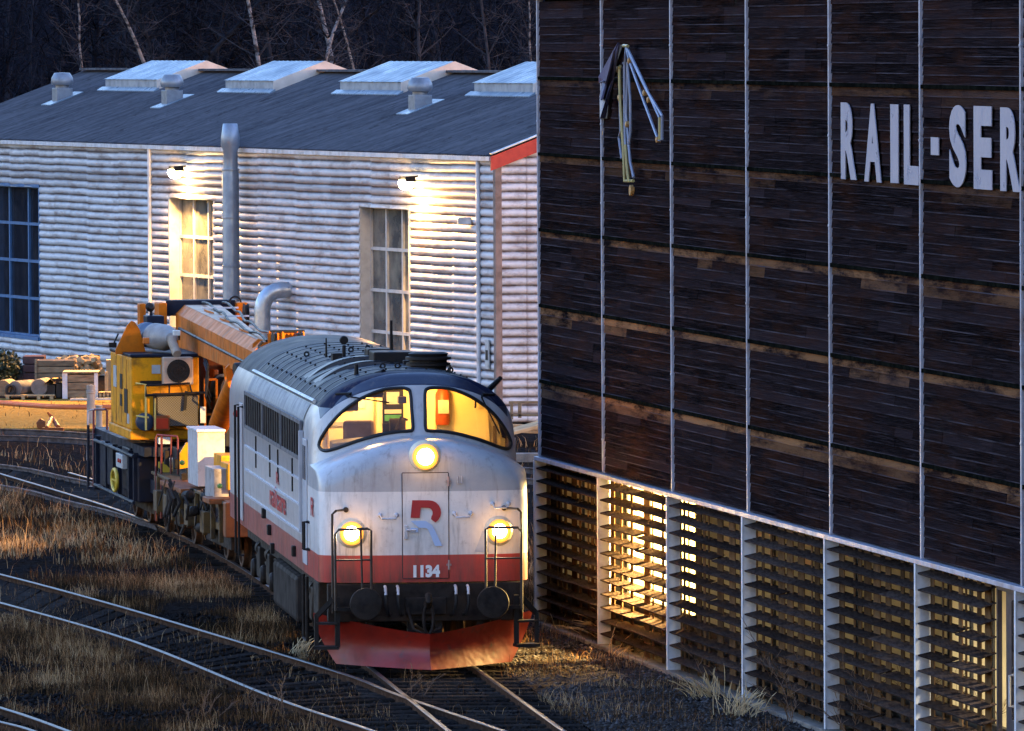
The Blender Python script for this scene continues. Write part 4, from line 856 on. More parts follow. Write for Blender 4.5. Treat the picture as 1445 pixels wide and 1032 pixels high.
def uhandle(b, x0, x1, z, r=.014, o=.09):
    b.tube([(x0, fy(x0, z)+.01, z+.05), (x0, fy(x0, z)-o*.8, z+.045), (x0+.02, fy(x0, z)-o, z), (x1-.02, fy(x1, z)-o, z), (x1, fy(x1, z)-o*.8, z+.045), (x1, fy(x1, z)+.01, z+.05)], r, 8)
    for x in (x0, x1): b.lathe((x, fy(x, z)-.0, z+.05), (0, -1, 0), [(.035, 0), (.035, .02), (.02, .03)], 10)
for x0, x1, z in ((-.66, -.42, 2.30), (.42, .66, 2.31), (.98, 1.22, 2.44)): lb('handle', mt['steel_white'], lambda b: uhandle(b, x0, x1, z), smooth=True)
lb('marker_plate', mt['steel_white'], lambda b: (b.tube([(.47, -.03, 2.90), (.47, -.03, 2.80), (.53, -.03, 2.80), (.53, -.03, 2.90)], .012, 6), b.box(.72, .92, -.005+fy(.82, 1.9), fy(.82, 1.9), 1.8, 2.1)))
# handrails in front of the low headlamps
for s in (-1, 1):
    def hr_(b):
        yo = -.42; xo, xi = s*1.37, s*.83
        def xl(x): return x
        b.tube([(xl(xo), yo+.22, .95), (xl(xo), yo+.22, 2.38), (xl(xo-s*.05), yo+.18, 2.43), (xl(xo-s*.22), fy(xo-s*.22, 2.43), 2.43)], .019, 8)
        b.tube([(xo-s*.02, yo, 1.0), (xo-s*.02, yo, 2.10), (xo-s*.07, yo, 2.17), (xi+s*.05, yo, 2.18), (xi, yo, 2.15), (xi, yo, 1.18)], .019, 8)
        b.tube([(xo-s*.02, yo, 1.73), (xi, yo, 1.73)], .014, 8); b.tube([(xi+s*.15, yo, 2.17), (xi+s*.13, yo, 1.25)], .016, 8)
        b.lathe((xo-s*.22, fy(xo-s*.22, 2.43), 2.43), (0, -1, 0), [(.04, 0), (.04, .03)], 10)
    lb('handrail', M('dark_handrail', (.05, .035, .025), (.03, .024, .02), 5, rough=.5), hr_, smooth=True)
    lb('step', mt['black_metal'], lambda b: (b.bar((s*1.36, -.2, 1.16), (s*1.60, -.1, .90), .06, .07), b.bar((s*1.60, -.1, .92), (s*1.60, -.1, .48), .06, .07), b.bar((s*1.30, -.15, 1.18), (s*1.30, -.15, .46), .07, .07), b.bar((s*1.28, -.15, .45), (s*1.62, -.1, .45), .26, .045), b.bar((s*1.30, -.15, .80), (s*1.60, -.1, .80), .2, .03), b.bar((s*1.05, -.2, 1.01), (s*1.38, -.2, 1.01), .12, .05)))
    lb('buffer', mt['dirty_iron'], lambda b: b.lathe((s*.92, .05, 1.10), (0, -1, 0), [(.13, -.1), (.13, .25), (.10, .26), (.10, .52), (.22, .55), (.235, .565), (.235, .59), (.225, .605), (.0, .625)], 40), smooth=True)
    lb('brake_hose', mt['rubber'], lambda b: [b.tube([(s*x, -.02, 1.26), (s*x, -.18, 1.24), (s*x, -.22, 1.08), (s*(x-.03), -.16, .92), (s*(x-.06), -.05, .9)], .026, 8) for x in (.42, .60)], smooth=True)
    lb('brake_cock', mt['steel_white'], lambda b: [(b.tube([(s*x, -.06, 1.32), (s*x, -.16, 1.30), (s*x, -.2, 1.2)], .022, 8)) for x in (.42, .60)], smooth=True)
lb('buffer_beam', mt['dirty_iron'], lambda b: (b.box(-1.42, 1.42, .03, .2, .80, 1.355), b.box(-.3, .3, -.06, .03, .9, 1.15)), bev=.015)
lb('coupling', mt['dirty_iron'], lambda b: (b.tube([(0, 0, 1.06), (0, -.38, 1.06), (0, -.45, 1.12), (0, -.42, 1.2), (0, -.36, 1.2)], .05, 10), b.ring([(.07*math.cos(a), -.36, .86+.22*math.sin(a)) for a in [k*math.pi/8 for k in range(16)]], .025, 8), b.tube([(-.28, -.1, 1.0), (-.2, -.2, .7), (0, -.22, .62), (.2, -.2, .72)], .025, 8)), smooth=True)
# snow plough, two curved wings meeting in the middle
m, t, p = nodes('plough_paint'); co = coords(t); c = mixc(t, ramp(t, noise(t, co, 2, 7), .42, .7), (.24, .014, .006), (.13, .009, .005)); c = mixc(t, ramp(t, noise(t, co, 5, 8, .7), .58, .72), c, (.05, .035, .03)); t.links.new(c, p.inputs['Base Color']); p.inputs['Roughness'].default_value = .42; bump(t, p, noise(t, co, 1.7, 3), .35, .08); mt['plough'] = m
for s in (-1, 1):
    def wing(b):
        rows = []
        for j in range(13):
            v = j/12; row = []
            for i in range(25):
                u = i/24; x = (1.60-.32*(1-v)**1.5)*u; zt = .66+.26*u**1.3; zb = .15+.03*u; z = zb+(zt-zb)*v
                y = -.62+1.02*u*(.75+.25*u)-.16*math.sin(v*math.pi)*-.9-.10*(1-v)
                row.append((s*x, y, z))
            rows.append(row)
        b.grid(rows); n0 = len(b.v); b.grid([[(x, y+.03, z) for x, y, z in r] for r in rows])
    o = lb('snow_plough', mt['plough'], wing, smooth=True)
lb('plough_bracket', mt['black_metal'], lambda b: [b.box(x-.05, x+.05, .12, .3, .3, 1.0) for x in (-.8, .8, -.2, .2)])
lb('underframe', mt['black_metal'], lambda b: (b.box(-1.2, 1.2, .2, 17.4, 1.0, 1.36),))
# side details on the visible flank and its mirror
for s in (-1, 1):
    X = s*1.53
    lb('louvre_band', M('louvre_frame', (.14, .135, .145), (.10, .098, .105), 4, rough=.5), lambda b: [b.box(min(X, X+s*.03), max(X, X+s*.03), 3.0, 13.4, z-.03, z+.03) for z in (3.02, 3.56)]+[b.box(min(X, X+s*.035), max(X, X+s*.035), y-.05, y+.05, 3.0, 3.58) for y in (3.0, 6.45, 9.9, 13.4)])
    lb('louvre', mt['black_metal'], lambda b: [b.box(min(X, X+s*.012), max(X, X+s*.012), 3.05, 13.35, 3.05, 3.53)])
    lb('louvre_slats', M('louvre_slat', (.04, .03, .03), (.022, .018, .018), 4, spec=.1), lambda b: [b.box(min(X, X+s*.028), max(X, X+s*.028), 3.2+k*.43-.03, 3.2+k*.43+.03, 3.05, 3.53) for k in range(24)])
    def upper(b):
        for y0, y1 in ((3.0, 13.4),):
            prof = [(W*(1-((z-3.3)/1.05)**2.3)**(1/2.3)+.015, z+.0) for z in (3.60, 3.66, 3.72, 3.78, 3.84)]
            for k in range(36):
                a = y0+(y1-y0)*k/36; e = a+(y1-y0)/36-.02; b.grid([[(s*x, yy, z) for x, z in prof] for yy in (a, e)])
                b.grid([[(s*(x-.03), yy, z) for x, z in prof] for yy in (e, e+.02)])
    lb('roof_panel', M('upper_panel', (.24, .255, .28), (.17, .18, .2), 3, rough=.5), upper)
    lb('gutter', mt['galv'], lambda b: (b.tube([(s*(W*(1-((.585)/1.05)**2.3)**(1/2.3)+.03), 2.6, 3.885), (s*(W*(1-((.585)/1.05)**2.3)**(1/2.3)+.03), 13.8, 3.885)], .035, 6),))
    lb('body_rib', M('body_rib', (.50, .50, .53), (.42, .42, .44), 4, rough=.4), lambda b: [b.box(min(X, X+s*.025), max(X, X+s*.025), 2.9, 13.6, z-.015, z+.015) for z in (2.70, 2.32, 1.92)])
    lb('door_seam', mt['black_metal'], lambda b: [b.box(min(X, X+s*.02), max(X, X+s*.02), y-.03, y+.03, 2.45, 2.95) for y in (4.6, 7.2, 8.7, 11.4)])
    cd_ = lb('cab_side_door', M('side_door', (.44, .435, .45), (.36, .35, .36), 3, rough=.45), lambda b: (b.box(min(X, X+s*.02), max(X, X+s*.02), 2.05, 2.75, 1.5, 3.35), b.box(min(X, X+s*.07), max(X, X+s*.07), 2.72, 2.80, 1.95, 3.45)), bev=.01)
    lb('door_window', mt['dark_pane'], lambda b: b.box(min(X, X+s*.025), max(X, X+s*.025), 2.15, 2.65, 2.75, 3.25), cd_)
    lb('grab_rail', mt['black_metal'], lambda b: [b.tube([(X+s*.0, y, z0), (X+s*.08, y, z0), (X+s*.08, y, z1), (X, y, z1)], .022, 6) for y, z0, z1 in ((14.0, .9, 3.3), (14.7, .9, 3.3), (1.75, 1.75, 2.15), (1.92, 1.75, 2.15))], smooth=True)
    rd_ = lb('rear_cab_door', M('side_door_rear', (.40, .36, .36), (.32, .29, .29), 3, rough=.5), lambda b: b.box(min(X, X+s*.02), max(X, X+s*.02), 14.05, 14.65, 1.45, 3.35), bev=.01)
    lb('tail_lamp', mt['red_paint'], lambda b: b.lathe((X, 14.9, 3.15), (s, 0, 0), [(.06, 0), (.06, .08), (0, .1)], 12))
    for y, z in ((4.1, 1.5), (8.6, 1.55), (8.0, 1.3), (9.6, 1.75)): lb('socket_box', mt['black_metal'], lambda b: b.box(min(X, X+s*.06), max(X, X+s*.06), y, y+.18, z, z+.16), bev=.01)
    # running gear
    for yb in (2.0, 11.9):
        bg_ = lb('bogie', mt['dirty_iron'], lambda b: (b.box(min(s*.95, s*1.12), max(s*.95, s*1.12), yb-.4, yb+4.0, .48, .78), b.box(min(s*1.0, s*1.25), max(s*1.0, s*1.25), yb+.6, yb+1.2, .5, 1.0), b.box(min(s*1.0, s*1.25), max(s*1.0, s*1.25), yb+2.5, yb+3.1, .5, 1.0)), bev=.02)
        for k in range(3):
            yc = yb+k*1.8
            wl = lb('wheel', mt['rust'], lambda b: b.lathe((s*.70, yc, .60), (s, 0, 0), [(.54, 0), (.51, .03), (.50, .13), (.44, .135), (.42, .09), (.16, .09), (.15, .16), (0, .17)], 32), smooth=True)
            lb('axle_box', mt['dirty_iron'], lambda b: (b.lathe((s*1.10, yc, .60), (s, 0, 0), [(.16, 0), (.16, .16), (.12, .2), (0, .2)], 16), b.box(min(s*1.0, s*1.2), max(s*1.0, s*1.2), yc-.22, yc+.22, .45, .8)), bg_, bev=.01)
            lb('coil_spring', mt['black_metal'], lambda b: [b.tube([(s*1.12+.07*math.cos(a*1.4), yc+dy_+.07*math.sin(a*1.4), .74+a*.018) for a in range(20)], .018, 5) for dy_ in (-.36, .36)], bg_, smooth=True)
        lb('brake_gear', mt['dirty_iron'], lambda b: [(b.tube([(s*1.15, yb+y, 1.1), (s*1.2, yb+y+.1, .7), (s*1.1, yb+y+.15, .4)], .04, 6), b.lathe((s*1.15, yb+y+.3, .95), (0, 1, 0), [(.12, 0), (.12, .35), (.0, .36)], 14)) for y in (.7, 2.6)], smooth=True)
    lb('fuel_tank', M('grimy_tank', (.035, .028, .025), (.016, .013, .012), 3, rough=.7, spec=.05), lambda b: b.box(min(s*.5, s*1.32), max(s*.5, s*1.32), 6.6, 10.9, .32, 1.05), bev=.08)
    lb('skirt_step', mt['dirty_iron'], lambda b: (b.box(min(s*1.3, s*1.5), max(s*1.3, s*1.5), .7, 1.5, .72, 1.34), b.tube([(s*1.45, 1.6, 1.3), (s*1.48, 1.7, .8), (s*1.4, 2.0, .5)], .05, 6), b.tube([(s*1.5, 2.6, 1.3), (s*1.5, 2.6, .35), (s*1.5, 3.2, .35), (s*1.5, 3.2, 1.3)], .03, 6)), bev=.02)
# side lettering
def side_text(body_, y_mid, wid, z0, z1, mat, nm):
    tb, bb = text_mb(body_, .02, .003)
    tb.v = [(-1.548+v[2]*.0-(v[2]*.5), y_mid+wid/2-(v[0]-bb[0])/(bb[1]-bb[0])*wid, z0+(v[1]-bb[2])/(bb[3]-bb[2])*(z1-z0)) for v in tb.v]
    tb.build(nm, mat, loco)
side_text('railcare', 7.2, 2.9, 2.02, 2.36, mt['logo_red'], 'side_lettering'); side_text('R', 1.1, .5, 2.28, 2.55, mt['logo_red'], 'side_logo')
side_text('R', 7.2, .5, 2.42, 2.6, mt['logo_red'], 'side_logo')
# roof equipment
def roofpt(x, y, h=0): return Vector((x, y, arch(x)+h))
def ribs(b):
    for y in [2.3+i*.85 for i in range(14)]: b.grid([[(-1.33+2.66*i/40, yy, arch(-1.33+2.66*i/40)+h) for i in range(41)] for yy, h in ((y-.05, -.01), (y-.045, .009), (y+.045, .009), (y+.05, -.01))])
lb('roof_rib', M('roof_rib', (.05, .056, .066), (.03, .034, .04), 3, rough=.5), ribs, body, smooth=True)
lb('rivets', mt['black_metal'], lambda b: [b.box(x-.014, x+.014, y-.014, y+.014, arch(x)-.01, arch(x)+.026) for y in [2.72+i*.85 for i in range(13)] for x in [-1.2+i*.3 for i in range(9)]], body)
def cowl(b, y0, y1, xa, xb, h):
    n = 24; b.grid([[(x, y0+(y1-y0)*j/8, arch(x)+h*math.sin(math.pi*i/n)**.7*(1-(j/8)**3)) for i, x in enumerate([xa+(xb-xa)*k/n for k in range(n+1)])] for j in range(9)])
    b.grid([[(x, y0, arch(x)-.01+(h*math.sin(math.pi*i/n)**.7)*v) for i, x in enumerate([xa+(xb-xa)*k/n for k in range(n+1)])] for v in (0, 1)])
lb('roof_cowl', M('dark_cowl', (.055, .06, .072), (.035, .038, .046), 3, rough=.4), lambda b: (cowl(b, 4.6, 5.5, -1.15, .0, .07), cowl(b, 6.2, 7.2, -1.15, .1, .075)), smooth=True)
lb('intake_slot', mt['rubber'], lambda b: [b.grid([[(-1.2+.5*i/10, yy, arch(-1.2+.5*i/10)+.012) for i in range(11)] for yy in (y, y+.7)]) for y in (4.1, 5.6)])
lb('roof_vent', mt['black_metal'], lambda b: b.lathe((.40, 3.4, 4.3), (0, 0, 1), [(.27, 0), (.27, .06), (.33, .07), (.33, .11), (.28, .12), (.28, .15), (.34, .16), (.34, .20), (.28, .21), (.30, .25), (.25, .27), (0, .275)], 32), smooth=True)
lb('exhaust_stack', mt['black_metal'], lambda b: (b.box(-.28, .34, 4.8, 5.6, 4.3, 4.52), b.box(-.2, .2, 6.6, 7.2, 4.3, 4.5), b.box(.3, .6, 5.2, 5.7, 4.25, 4.43)), bev=.02)
lb('antenna', mt['black_metal'], lambda b: (b.tube([(.12, 6.2, 4.3), (.12, 6.2, 4.95)], [.03, .02], 8), b.tube([(-.72, 2.9, 4.15), (-.72, 2.9, 4.42)], [.045, .025], 8), b.tube([(1.18, 2.6, 4.0), (1.36, 2.3, 4.22)], [.05, .035], 8), b.tube([(-.66, 8.6, 4.3), (-.66, 8.6, 4.6)], [.02, .01], 8), b.tube([(.62, 2.4, 4.3), (.62, 2.4, 4.42)], .015, 6)), smooth=True)
lb('horn', mt['black_metal'], lambda b: (b.tube([(-.5, 2.25, 4.28), (-.38, 2.15, 4.31)], [.05, .07], 8), b.box(-.6, -.34, 2.2, 2.45, 4.22, 4.30), b.lathe((-.42, 8.2, 4.58), (0, -1, 0), [(.06, -.05), (.07, 0), (.06, .05)], 20), b.tube([(-.42, 8.2, 4.3), (-.42, 8.2, 4.5)], .03, 6), b.box(-.65, -.5, 7.6, 7.9, 4.25, 4.4), b.box(.1, .22, 4.1, 4.25, 4.3, 4.42)), bev=.008)
lb('lifting_ring', mt['black_metal'], lambda b: [b.ring([(x+.035*math.cos(a), y, arch(x)+.04+.035*math.sin(a)) for a in [k*math.pi/5 for k in range(10)]], .014, 6) for x, y in ((-.3, 3.2), (-.1, 3.0), (-.45, 6.5), (-.6, 6.8), (-.2, 9.4), (.1, 9.8), (-.8, 10.5), (.7, 3.1))])
# ================================================================== YELLOW RAIL CRANE  (local: x across, y back, z up)
YC = 146.0; CO_ = main_pt(YC, 0); CTH = math.atan(.167); CO_ = Vector((CO_.x, YC, 0)); crane = empty('rail_crane', CO_, CTH)
tag(crane, 'yellow rail crane wagon with orange boom and dark blue carrier behind the locomotive', 'rail crane')
CM = Matrix.Translation(CO_) @ Matrix.Rotation(CTH, 4, 'Z'); CI = CM.inverted()
def cb(name, mat, fn, parent=crane, **k):
    b = MB(); fn(b); return b.build(name, mat, parent, **k)
def cpx(x, y, Y): return CI @ dep(x, y, Y)
mt['yellow'] = M('crane_yellow', (.70, .28, .004), (.48, .19, .006), 2, rough=.5, spec=.12, grime=(.10, .05, .015), gscale=3.2)
mt['orange'] = M('boom_orange', (.56, .135, .004), (.42, .10, .004), 2, rough=.5, spec=.12, grime=(.2, .07, .015), gscale=2.4)
mt['orange_dk'] = M('rusty_orange', (.22, .06, .012), (.13, .038, .01), 3, rough=.6)
mt['boom_top'] = M('pale_boom_top', (.42, .24, .14), (.34, .18, .09), 2.5, rough=.4, grime=(.4, .2, .06), gscale=2)
mt['navy'] = M('carrier_navy', (.012, .015, .028), (.007, .009, .016), 3, rough=.5, grime=(.03, .02, .014), spec=.1)
mt['platform'] = M('rusty_yellow_frame', (.11, .06, .016), (.03, .02, .01), 4, rough=.7, grime=(.05, .03, .02), gscale=4)
# carrier
H0 = 4.75
cb('deck', mt['navy'], lambda b: (b.box(-1.40, 1.40, 4.2, 12.5, 1.55, 1.72), b.box(-1.2, 1.2, -6.0, 12.5, .85, 1.1)))
cb('side_frame', mt['platform'], lambda b: [(b.box(min(s*1.0, s*1.2), max(s*1.0, s*1.2), -6.2, 4.4, .72, 1.22), b.box(min(s*.9, s*1.25), max(s*.9, s*1.25), -6.2, 4.4, 1.22, 1.28)) for s in (-1, 1)]+[b.box(-1.28, -1.2, y, y+.10, .55, 1.24) for y in (-5.5, -4.4, -3.3, -2.2, -1.1, 0, 1.1, 2.2, 3.3)]+[b.box(-1.36, -1.2, y, y+.5, .62, 1.0) for y in (-4.0, -1.8, 1.3, 2.7)], bev=.015)
cb('headstock', mt['orange_dk'], lambda b: b.box(-1.3, 1.3, -6.5, -6.2, .7, 1.3), bev=.02)
cb('tank', mt['navy'], lambda b: (b.box(-1.42, -.9, 5.0, 11.3, .66, 1.5), b.box(-1.46, -.9, 6.0, 7.2, .8, 1.62), b.box(-1.46, -1.3, 8.6, 10.6, .75, 1.55), b.box(.9, 1.42, 5.0, 11.3, .66, 1.5)), bev=.03)
cb('tank_rib', mt['navy'], lambda b: [b.box(-1.49, -1.4, y, y+.09, .68, 1.58) for y in (5.1, 5.9, 7.6, 8.4, 9.6, 11.2)]+[b.tube([(-1.5, 5.0, z), (-1.5, 11.3, z)], .035, 8) for z in (.66, 1.52)])
pl = cb('control_panel', mt['white_frame'], lambda b: b.box(-1.56, -1.46, 6.3, 7.3, 1.22, 1.48), bev=.01)
cb('button', mt['red_paint'], lambda b: [b.lathe((-1.56, y, 1.36), (-1, 0, 0), [(.04, 0), (.035, .03), (0, .03)], 10) for y in (6.5, 6.8)], pl)
cb('brake_wheel', M('wheel_yellow', (.62, .42, .04), rough=.5), lambda b: (b.ring([(-1.62, 7.0+.42*math.cos(a), .98+.20*math.sin(a)) for a in [k*math.pi/12 for k in range(24)]], .035, 8), b.bar((-1.62, 6.6, .98), (-1.62, 7.4, .98), .03, .03), b.bar((-1.62, 7.0, .8), (-1.62, 7.0, 1.16), .03, .03)), smooth=True)
for yb in (5.6, 8.2, 10.4, -5.0, -3.0, 1.5):
    for s in (-1, 1):
        cb('wheel', mt['rust'], lambda b: b.lathe((s*.70, yb, .52), (s, 0, 0), [(.46, 0), (.43, .03), (.42, .13), (.36, .135), (.35, .09), (.14, .09), (.13, .15), (0, .16)], 28), smooth=True)
for s in (-1, 1):
    for y0, y1 in ((5.0, 11.0), (-5.7, -2.3), (.8, 2.2)): cb('bogie', mt['dirty_iron'], lambda b: b.box(min(s*.92, s*1.1), max(s*.92, s*1.1), y0, y1, .42, .72), bev=.02)
stripe_m, t, p = nodes('hazard_stripe'); sx = N(t, 'SeparateXYZ', {0: N(t, 'TexCoord').outputs['Object']}); d = math_(t, 'ADD', sx.outputs[0], sx.outputs[2]); k = math_(t, 'GREATER_THAN', math_(t, 'FRACT', math_(t, 'MULTIPLY', d, 2.6)), .5)
t.links.new(mixc(t, k, (.015, .013, .012), (.58, .38, .03)), p.inputs['Base Color']); p.inputs['Roughness'].default_value = .5
def hz(b):
    a, c_ = cpx(224, 652, 149.6), cpx(240, 715, 149.6); b.box(a.x, c_.x, a.y, a.y+.06, c_.z, a.z)
cb('hazard_panel', stripe_m, hz)
# far left ladder and red rails
def ladder(b):
    for x in (124.5, 133): q0, q1 = cpx(x, 690, 157.5), cpx(x, 600, 157.5); b.tube([q0, q1], .028, 6)
    q = [cpx(x, y, 157.3) for x, y in ((125, 688), (151, 690))]; b.bar(q[0], q[1], .3, .05)
    for y in (615, 634, 655, 672): b.tube([cpx(134, y, 157), cpx(148, y+1, 156.6)], .022, 6)
    b.tube([cpx(147.5, 690, 156.6), cpx(147.5, 612, 156.6)], .03, 6); b.tube([cpx(134, 690, 157), cpx(134, 612, 157)], .03, 6)
cb('ladder', mt['navy'], ladder)
mt['maroon'] = M('maroon_rail', (.16, .03, .025), (.10, .022, .02), 5, rough=.5)
cb('handrail', mt['maroon'], lambda b: b.tube([cpx(132, 690, 157.4), cpx(132, 580, 157.4), cpx(134, 578, 157.4), cpx(149, 578, 157.0), cpx(151, 580, 157.0), cpx(151, 625, 157)], .022, 8), smooth=True)
cb('handrail', M('pale_rail', (.45, .43, .42), rough=.5), lambda b: b.tube([cpx(123.5, 650, 157.6), cpx(124.5, 580, 157.6), cpx(132, 578, 157.5)], .02, 6), smooth=True)
cb('handrail', mt['maroon'], lambda b: (b.tube([cpx(220, 735, 149.2), cpx(220, 618, 149.2), cpx(222, 614, 149.2), cpx(250, 616, 148.9), cpx(251, 620, 148.9), cpx(251, 690, 148.9)], .02, 8), b.tube([cpx(227.5, 732, 149), cpx(228, 616, 149)], .022, 8), b.tube([cpx(241, 670, 149), cpx(241.5, 616, 149)], .016, 8)), smooth=True)
# engine house
hf = H0
hs = cb('engine_house', mt['yellow'], lambda b: (b.prism([(-1.36, hf, 2.02), (-.10, hf, 2.02), (-.10, hf, 3.36), (-1.36, hf, 3.36)], (0, 3.3, 0)), b.box(-1.39, -.02, hf-.05, hf+3.4, 1.84, 2.02)), bev=.025)
cb('house_roof', mt['navy'], lambda b: b.box(-1.38, -.08, hf-.02, hf+3.32, 3.362, 3.42), hs, bev=.015)
cb('panel_seam', mt['orange_dk'], lambda b: [b.box(-1.366, -1.36, hf+y0, hf+y0+.025, 2.1, 3.3) for y0 in (.75, 1.6, 2.4)], hs)
cb('notice', mt['white_frame'], lambda b: (b.box(-1.375, -1.36, hf+2.3, hf+2.75, 2.72, 3.12), b.box(-1.375, -1.36, hf+.35, hf+.6, 2.12, 2.3), b.box(-.98, -.82, hf-.02, hf, 3.06, 3.22)), hs)
cb('slot', mt['black_metal'], lambda b: (b.box(-1.372, -1.36, hf+1.4, hf+1.75, 2.72, 3.0), b.box(-1.372, -1.36, hf+1.45, hf+1.75, 2.4, 2.62), b.box(-1.37, -1.36, hf+.6, hf+1.1, 2.3, 2.75), b.box(-1.2, -.75, hf-.03, hf, 2.86, 2.93)), hs)
fb = cb('fan_housing', M('pale_fan_housing', (.50, .36, .25), (.40, .28, .19), 4, rough=.5), lambda b: b.box(-.80, -.24, hf-.26, hf, 2.86, 3.37), hs, bev=.02)
cb('fan', mt['rubber'], lambda b: (b.lathe((-.52, hf-.27, 3.115), (0, 1, 0), [(.0, -.004), (.205, -.004), (.21, .002), (.2, .03)], 36)), fb)
cb('fan_guard', mt['dirty_iron'], lambda b: [b.ring([(-.52+r*math.cos(a), hf-.285, 3.115+r*math.sin(a)) for a in [k*math.pi/14 for k in range(28)]], .006, 5) for r in (.21, .15, .09, .04)]+[b.bar((-.52-.2*math.cos(a), hf-.285, 3.115-.2*math.sin(a)), (-.52+.2*math.cos(a), hf-.285, 3.115+.2*math.sin(a)), .01, .01) for a in (0, .8, 1.57, 2.36)], fb)
m, t, p = nodes('mesh_grille'); ck = N(t, 'TexChecker', {'Vector': coords(t, (1, 0.001, 1)), 'Scale': 42}); t.links.new(mixc(t, ck.outputs['Fac'], (.02, .017, .016), (.095, .075, .06)), p.inputs['Base Color']); p.inputs['Roughness'].default_value = .5
cb('radiator_grille', m, lambda b: b.box(-.92, -.16, hf-.3, hf, 2.10, 2.66), hs, bev=.01)
cb('grille_frame', mt['dirty_iron'], lambda b: (b.box(-.96, -.92, hf-.31, hf, 2.06, 2.68), b.box(-.96, -.14, hf-.31, hf, 2.665, 2.70)), hs)
cb('handrail', mt['black_metal'], lambda b: (b.tube([(-1.15, hf-.5, 2.66), (-1.15, hf-.5, 2.86), (-.35, hf-.55, 2.9), (-.30, hf-.5, 2.72)], .02, 6), b.tube([(-1.15, hf-.5, 2.68), (-.05, hf-.5, 2.72)], .026, 6), b.tube([(-.72, hf-.5, 2.7), (-.72, hf-.5, 2.88)], .015, 6), b.bar((-.40, hf-.45, 2.75), (-.43, hf-.45, 2.4), .07, .05)), hs)
cb('handrail', M('pale_yellow_rail', (.62, .45, .12), rough=.5), lambda b: (b.tube([(-1.32, hf-.35, 2.9), (-1.15, hf-.45, 2.88), (-1.15, hf-.45, 2.04)], .02, 6), b.tube([(-1.32, hf-.35, 2.3), (-1.1, hf-.45, 2.27)], .018, 6), b.tube([(-.98, hf-.45, 2.04), (-.98, hf-.45, 2.62)], .018, 6)), hs)
cb('blue_lamp', M('blue_lamp', (.03, .05, .09), rough=.3), lambda b: b.lathe((-1.14, hf-.1, 2.18), (0, -1, 0), [(.15, -.1), (.165, 0), (.165, .16), (.12, .19), (0, .2)], 28), hs, smooth=True)
rl_ = cb('tail_lamp', mt['orange_dk'], lambda b: b.box(-.99, -.70, hf-.38, hf-.2, 2.02, 2.30), hs, bev=.01)
cb('red_lens', M('red_lens', (.50, .035, .01), rough=.3), lambda b: b.box(-.96, -.73, hf-.395, hf-.38, 2.06, 2.25), rl_)
cb('steel_bracket', mt['steel_white'], lambda b: (b.box(-.92, -.70, hf-.5, hf-.3, 1.78, 1.90), b.box(-.12, -.02, hf-.3, hf-.2, 2.15, 2.45)), hs)
cb('access_ladder', mt['orange'], lambda b: (b.bar((-.02, hf-.2, 2.0), (-.02, hf-.2, 2.95), .04, .04), b.bar((.20, hf-.2, 2.0), (.20, hf-.2, 2.95), .04, .04), b.bar((-.02, hf-.2, 2.95), (.2, hf-.2, 2.95), .04, .04), b.bar((-.02, hf-.2, 2.3), (.2, hf-.2, 2.3), .04, .04)), hs)
# bracket plate, air filter, exhaust and mirror on the house roof
def brk(b):
    pts = [(163, 500), (163, 494), (180, 459), (186, 453), (191, 455), (198, 466), (207, 500)]
    P = [cpx(x, y, 151.6) for x, y in pts]; yy = hf+1.2
    b.prism([(q.x, yy, q.z) for q in P], (0, .06, 0)); b.lathe((cpx(187, 459, 151.6).x, yy-.01, cpx(187, 459, 151.6).z), (0, 1, 0), [(.05, -.01), (.05, .0)], 16)
cb('lug_plate', mt['orange'], brk, hs)
q0, q1 = cpx(203, 472, 152.2), cpx(241, 478, 150.8); ax = (q1-q0); L_ = ax.length
fl_ = cb('air_filter', M('filter_grey', (.30, .27, .24), (.2, .18, .165), 3, rough=.5), lambda b: b.lathe(q0+ax*.42, ax, [(.20, 0), (.245, .02), (.245, L_*.36), (.20, L_*.46), (.14, L_*.54), (.11, L_*.6), (0, L_*.62)], 30), hs, smooth=True)
cb('filter_body', M('filter_blue_grey', (.07, .10, .15), (.05, .07, .10), 3, rough=.4), lambda b: b.lathe(q0, ax, [(.02, -.02), (.17, 0), (.225, .05), (.235, .12), (.21, .14), (.235, .17), (.235, .3), (.20, .36), (.20, L_*.43)], 30), fl_, smooth=True)
cb('intake_hose', M('ribbed_hose', (.40, .31, .23), (.3, .23, .17), 4, rough=.6), lambda b: b.tube([q1+(cpx(250, 500, 150.3)-q1)*(k/24) for k in range(25)], [.075+.012*(k % 2) for k in range(25)], 12), fl_, smooth=True)
cb('indicator_lamp', M('amber', (.60, .15, .02), rough=.3), lambda b: b.box(*sum(([v-.06, v+.06] for v in cpx(206, 481, 150.9)), [])), hs, bev=.02)
cb('exhaust_box', mt['navy'], lambda b: (b.box(*[v for c_, r in zip(cpx(217, 456, 152.5), (.16, .3, .14)) for v in (c_-r, c_+r)]), b.tube([cpx(213, 448, 152.5), cpx(213, 436, 152.5)], .03, 8)), hs, bev=.02)
cb('mirror', mt['black_metal'], lambda b: b.lathe(cpx(211.5, 434, 152.5), (.1, -1, .3), [(.05, .08), (.09, .02), (.085, 0), (.0, -.005)], 20), hs, smooth=True)
cb('mirror', mt['black_metal'], lambda b: (b.box(*[v for c_, r in zip(cpx(159, 487, 152), (.07, .05, .045)) for v in (c_-r, c_+r)]), b.tube([cpx(160, 486, 152), cpx(167, 471, 152)], .015, 6)), hs)
cb('work_lamp', M('lamp_white', (.7, .68, .6), rough=.3), lambda b: b.box(*[v for c_, r in zip(cpx(249, 470, 150.5), (.065, .08, .05)) for v in (c_-r, c_+r)]), hs, bev=.01)
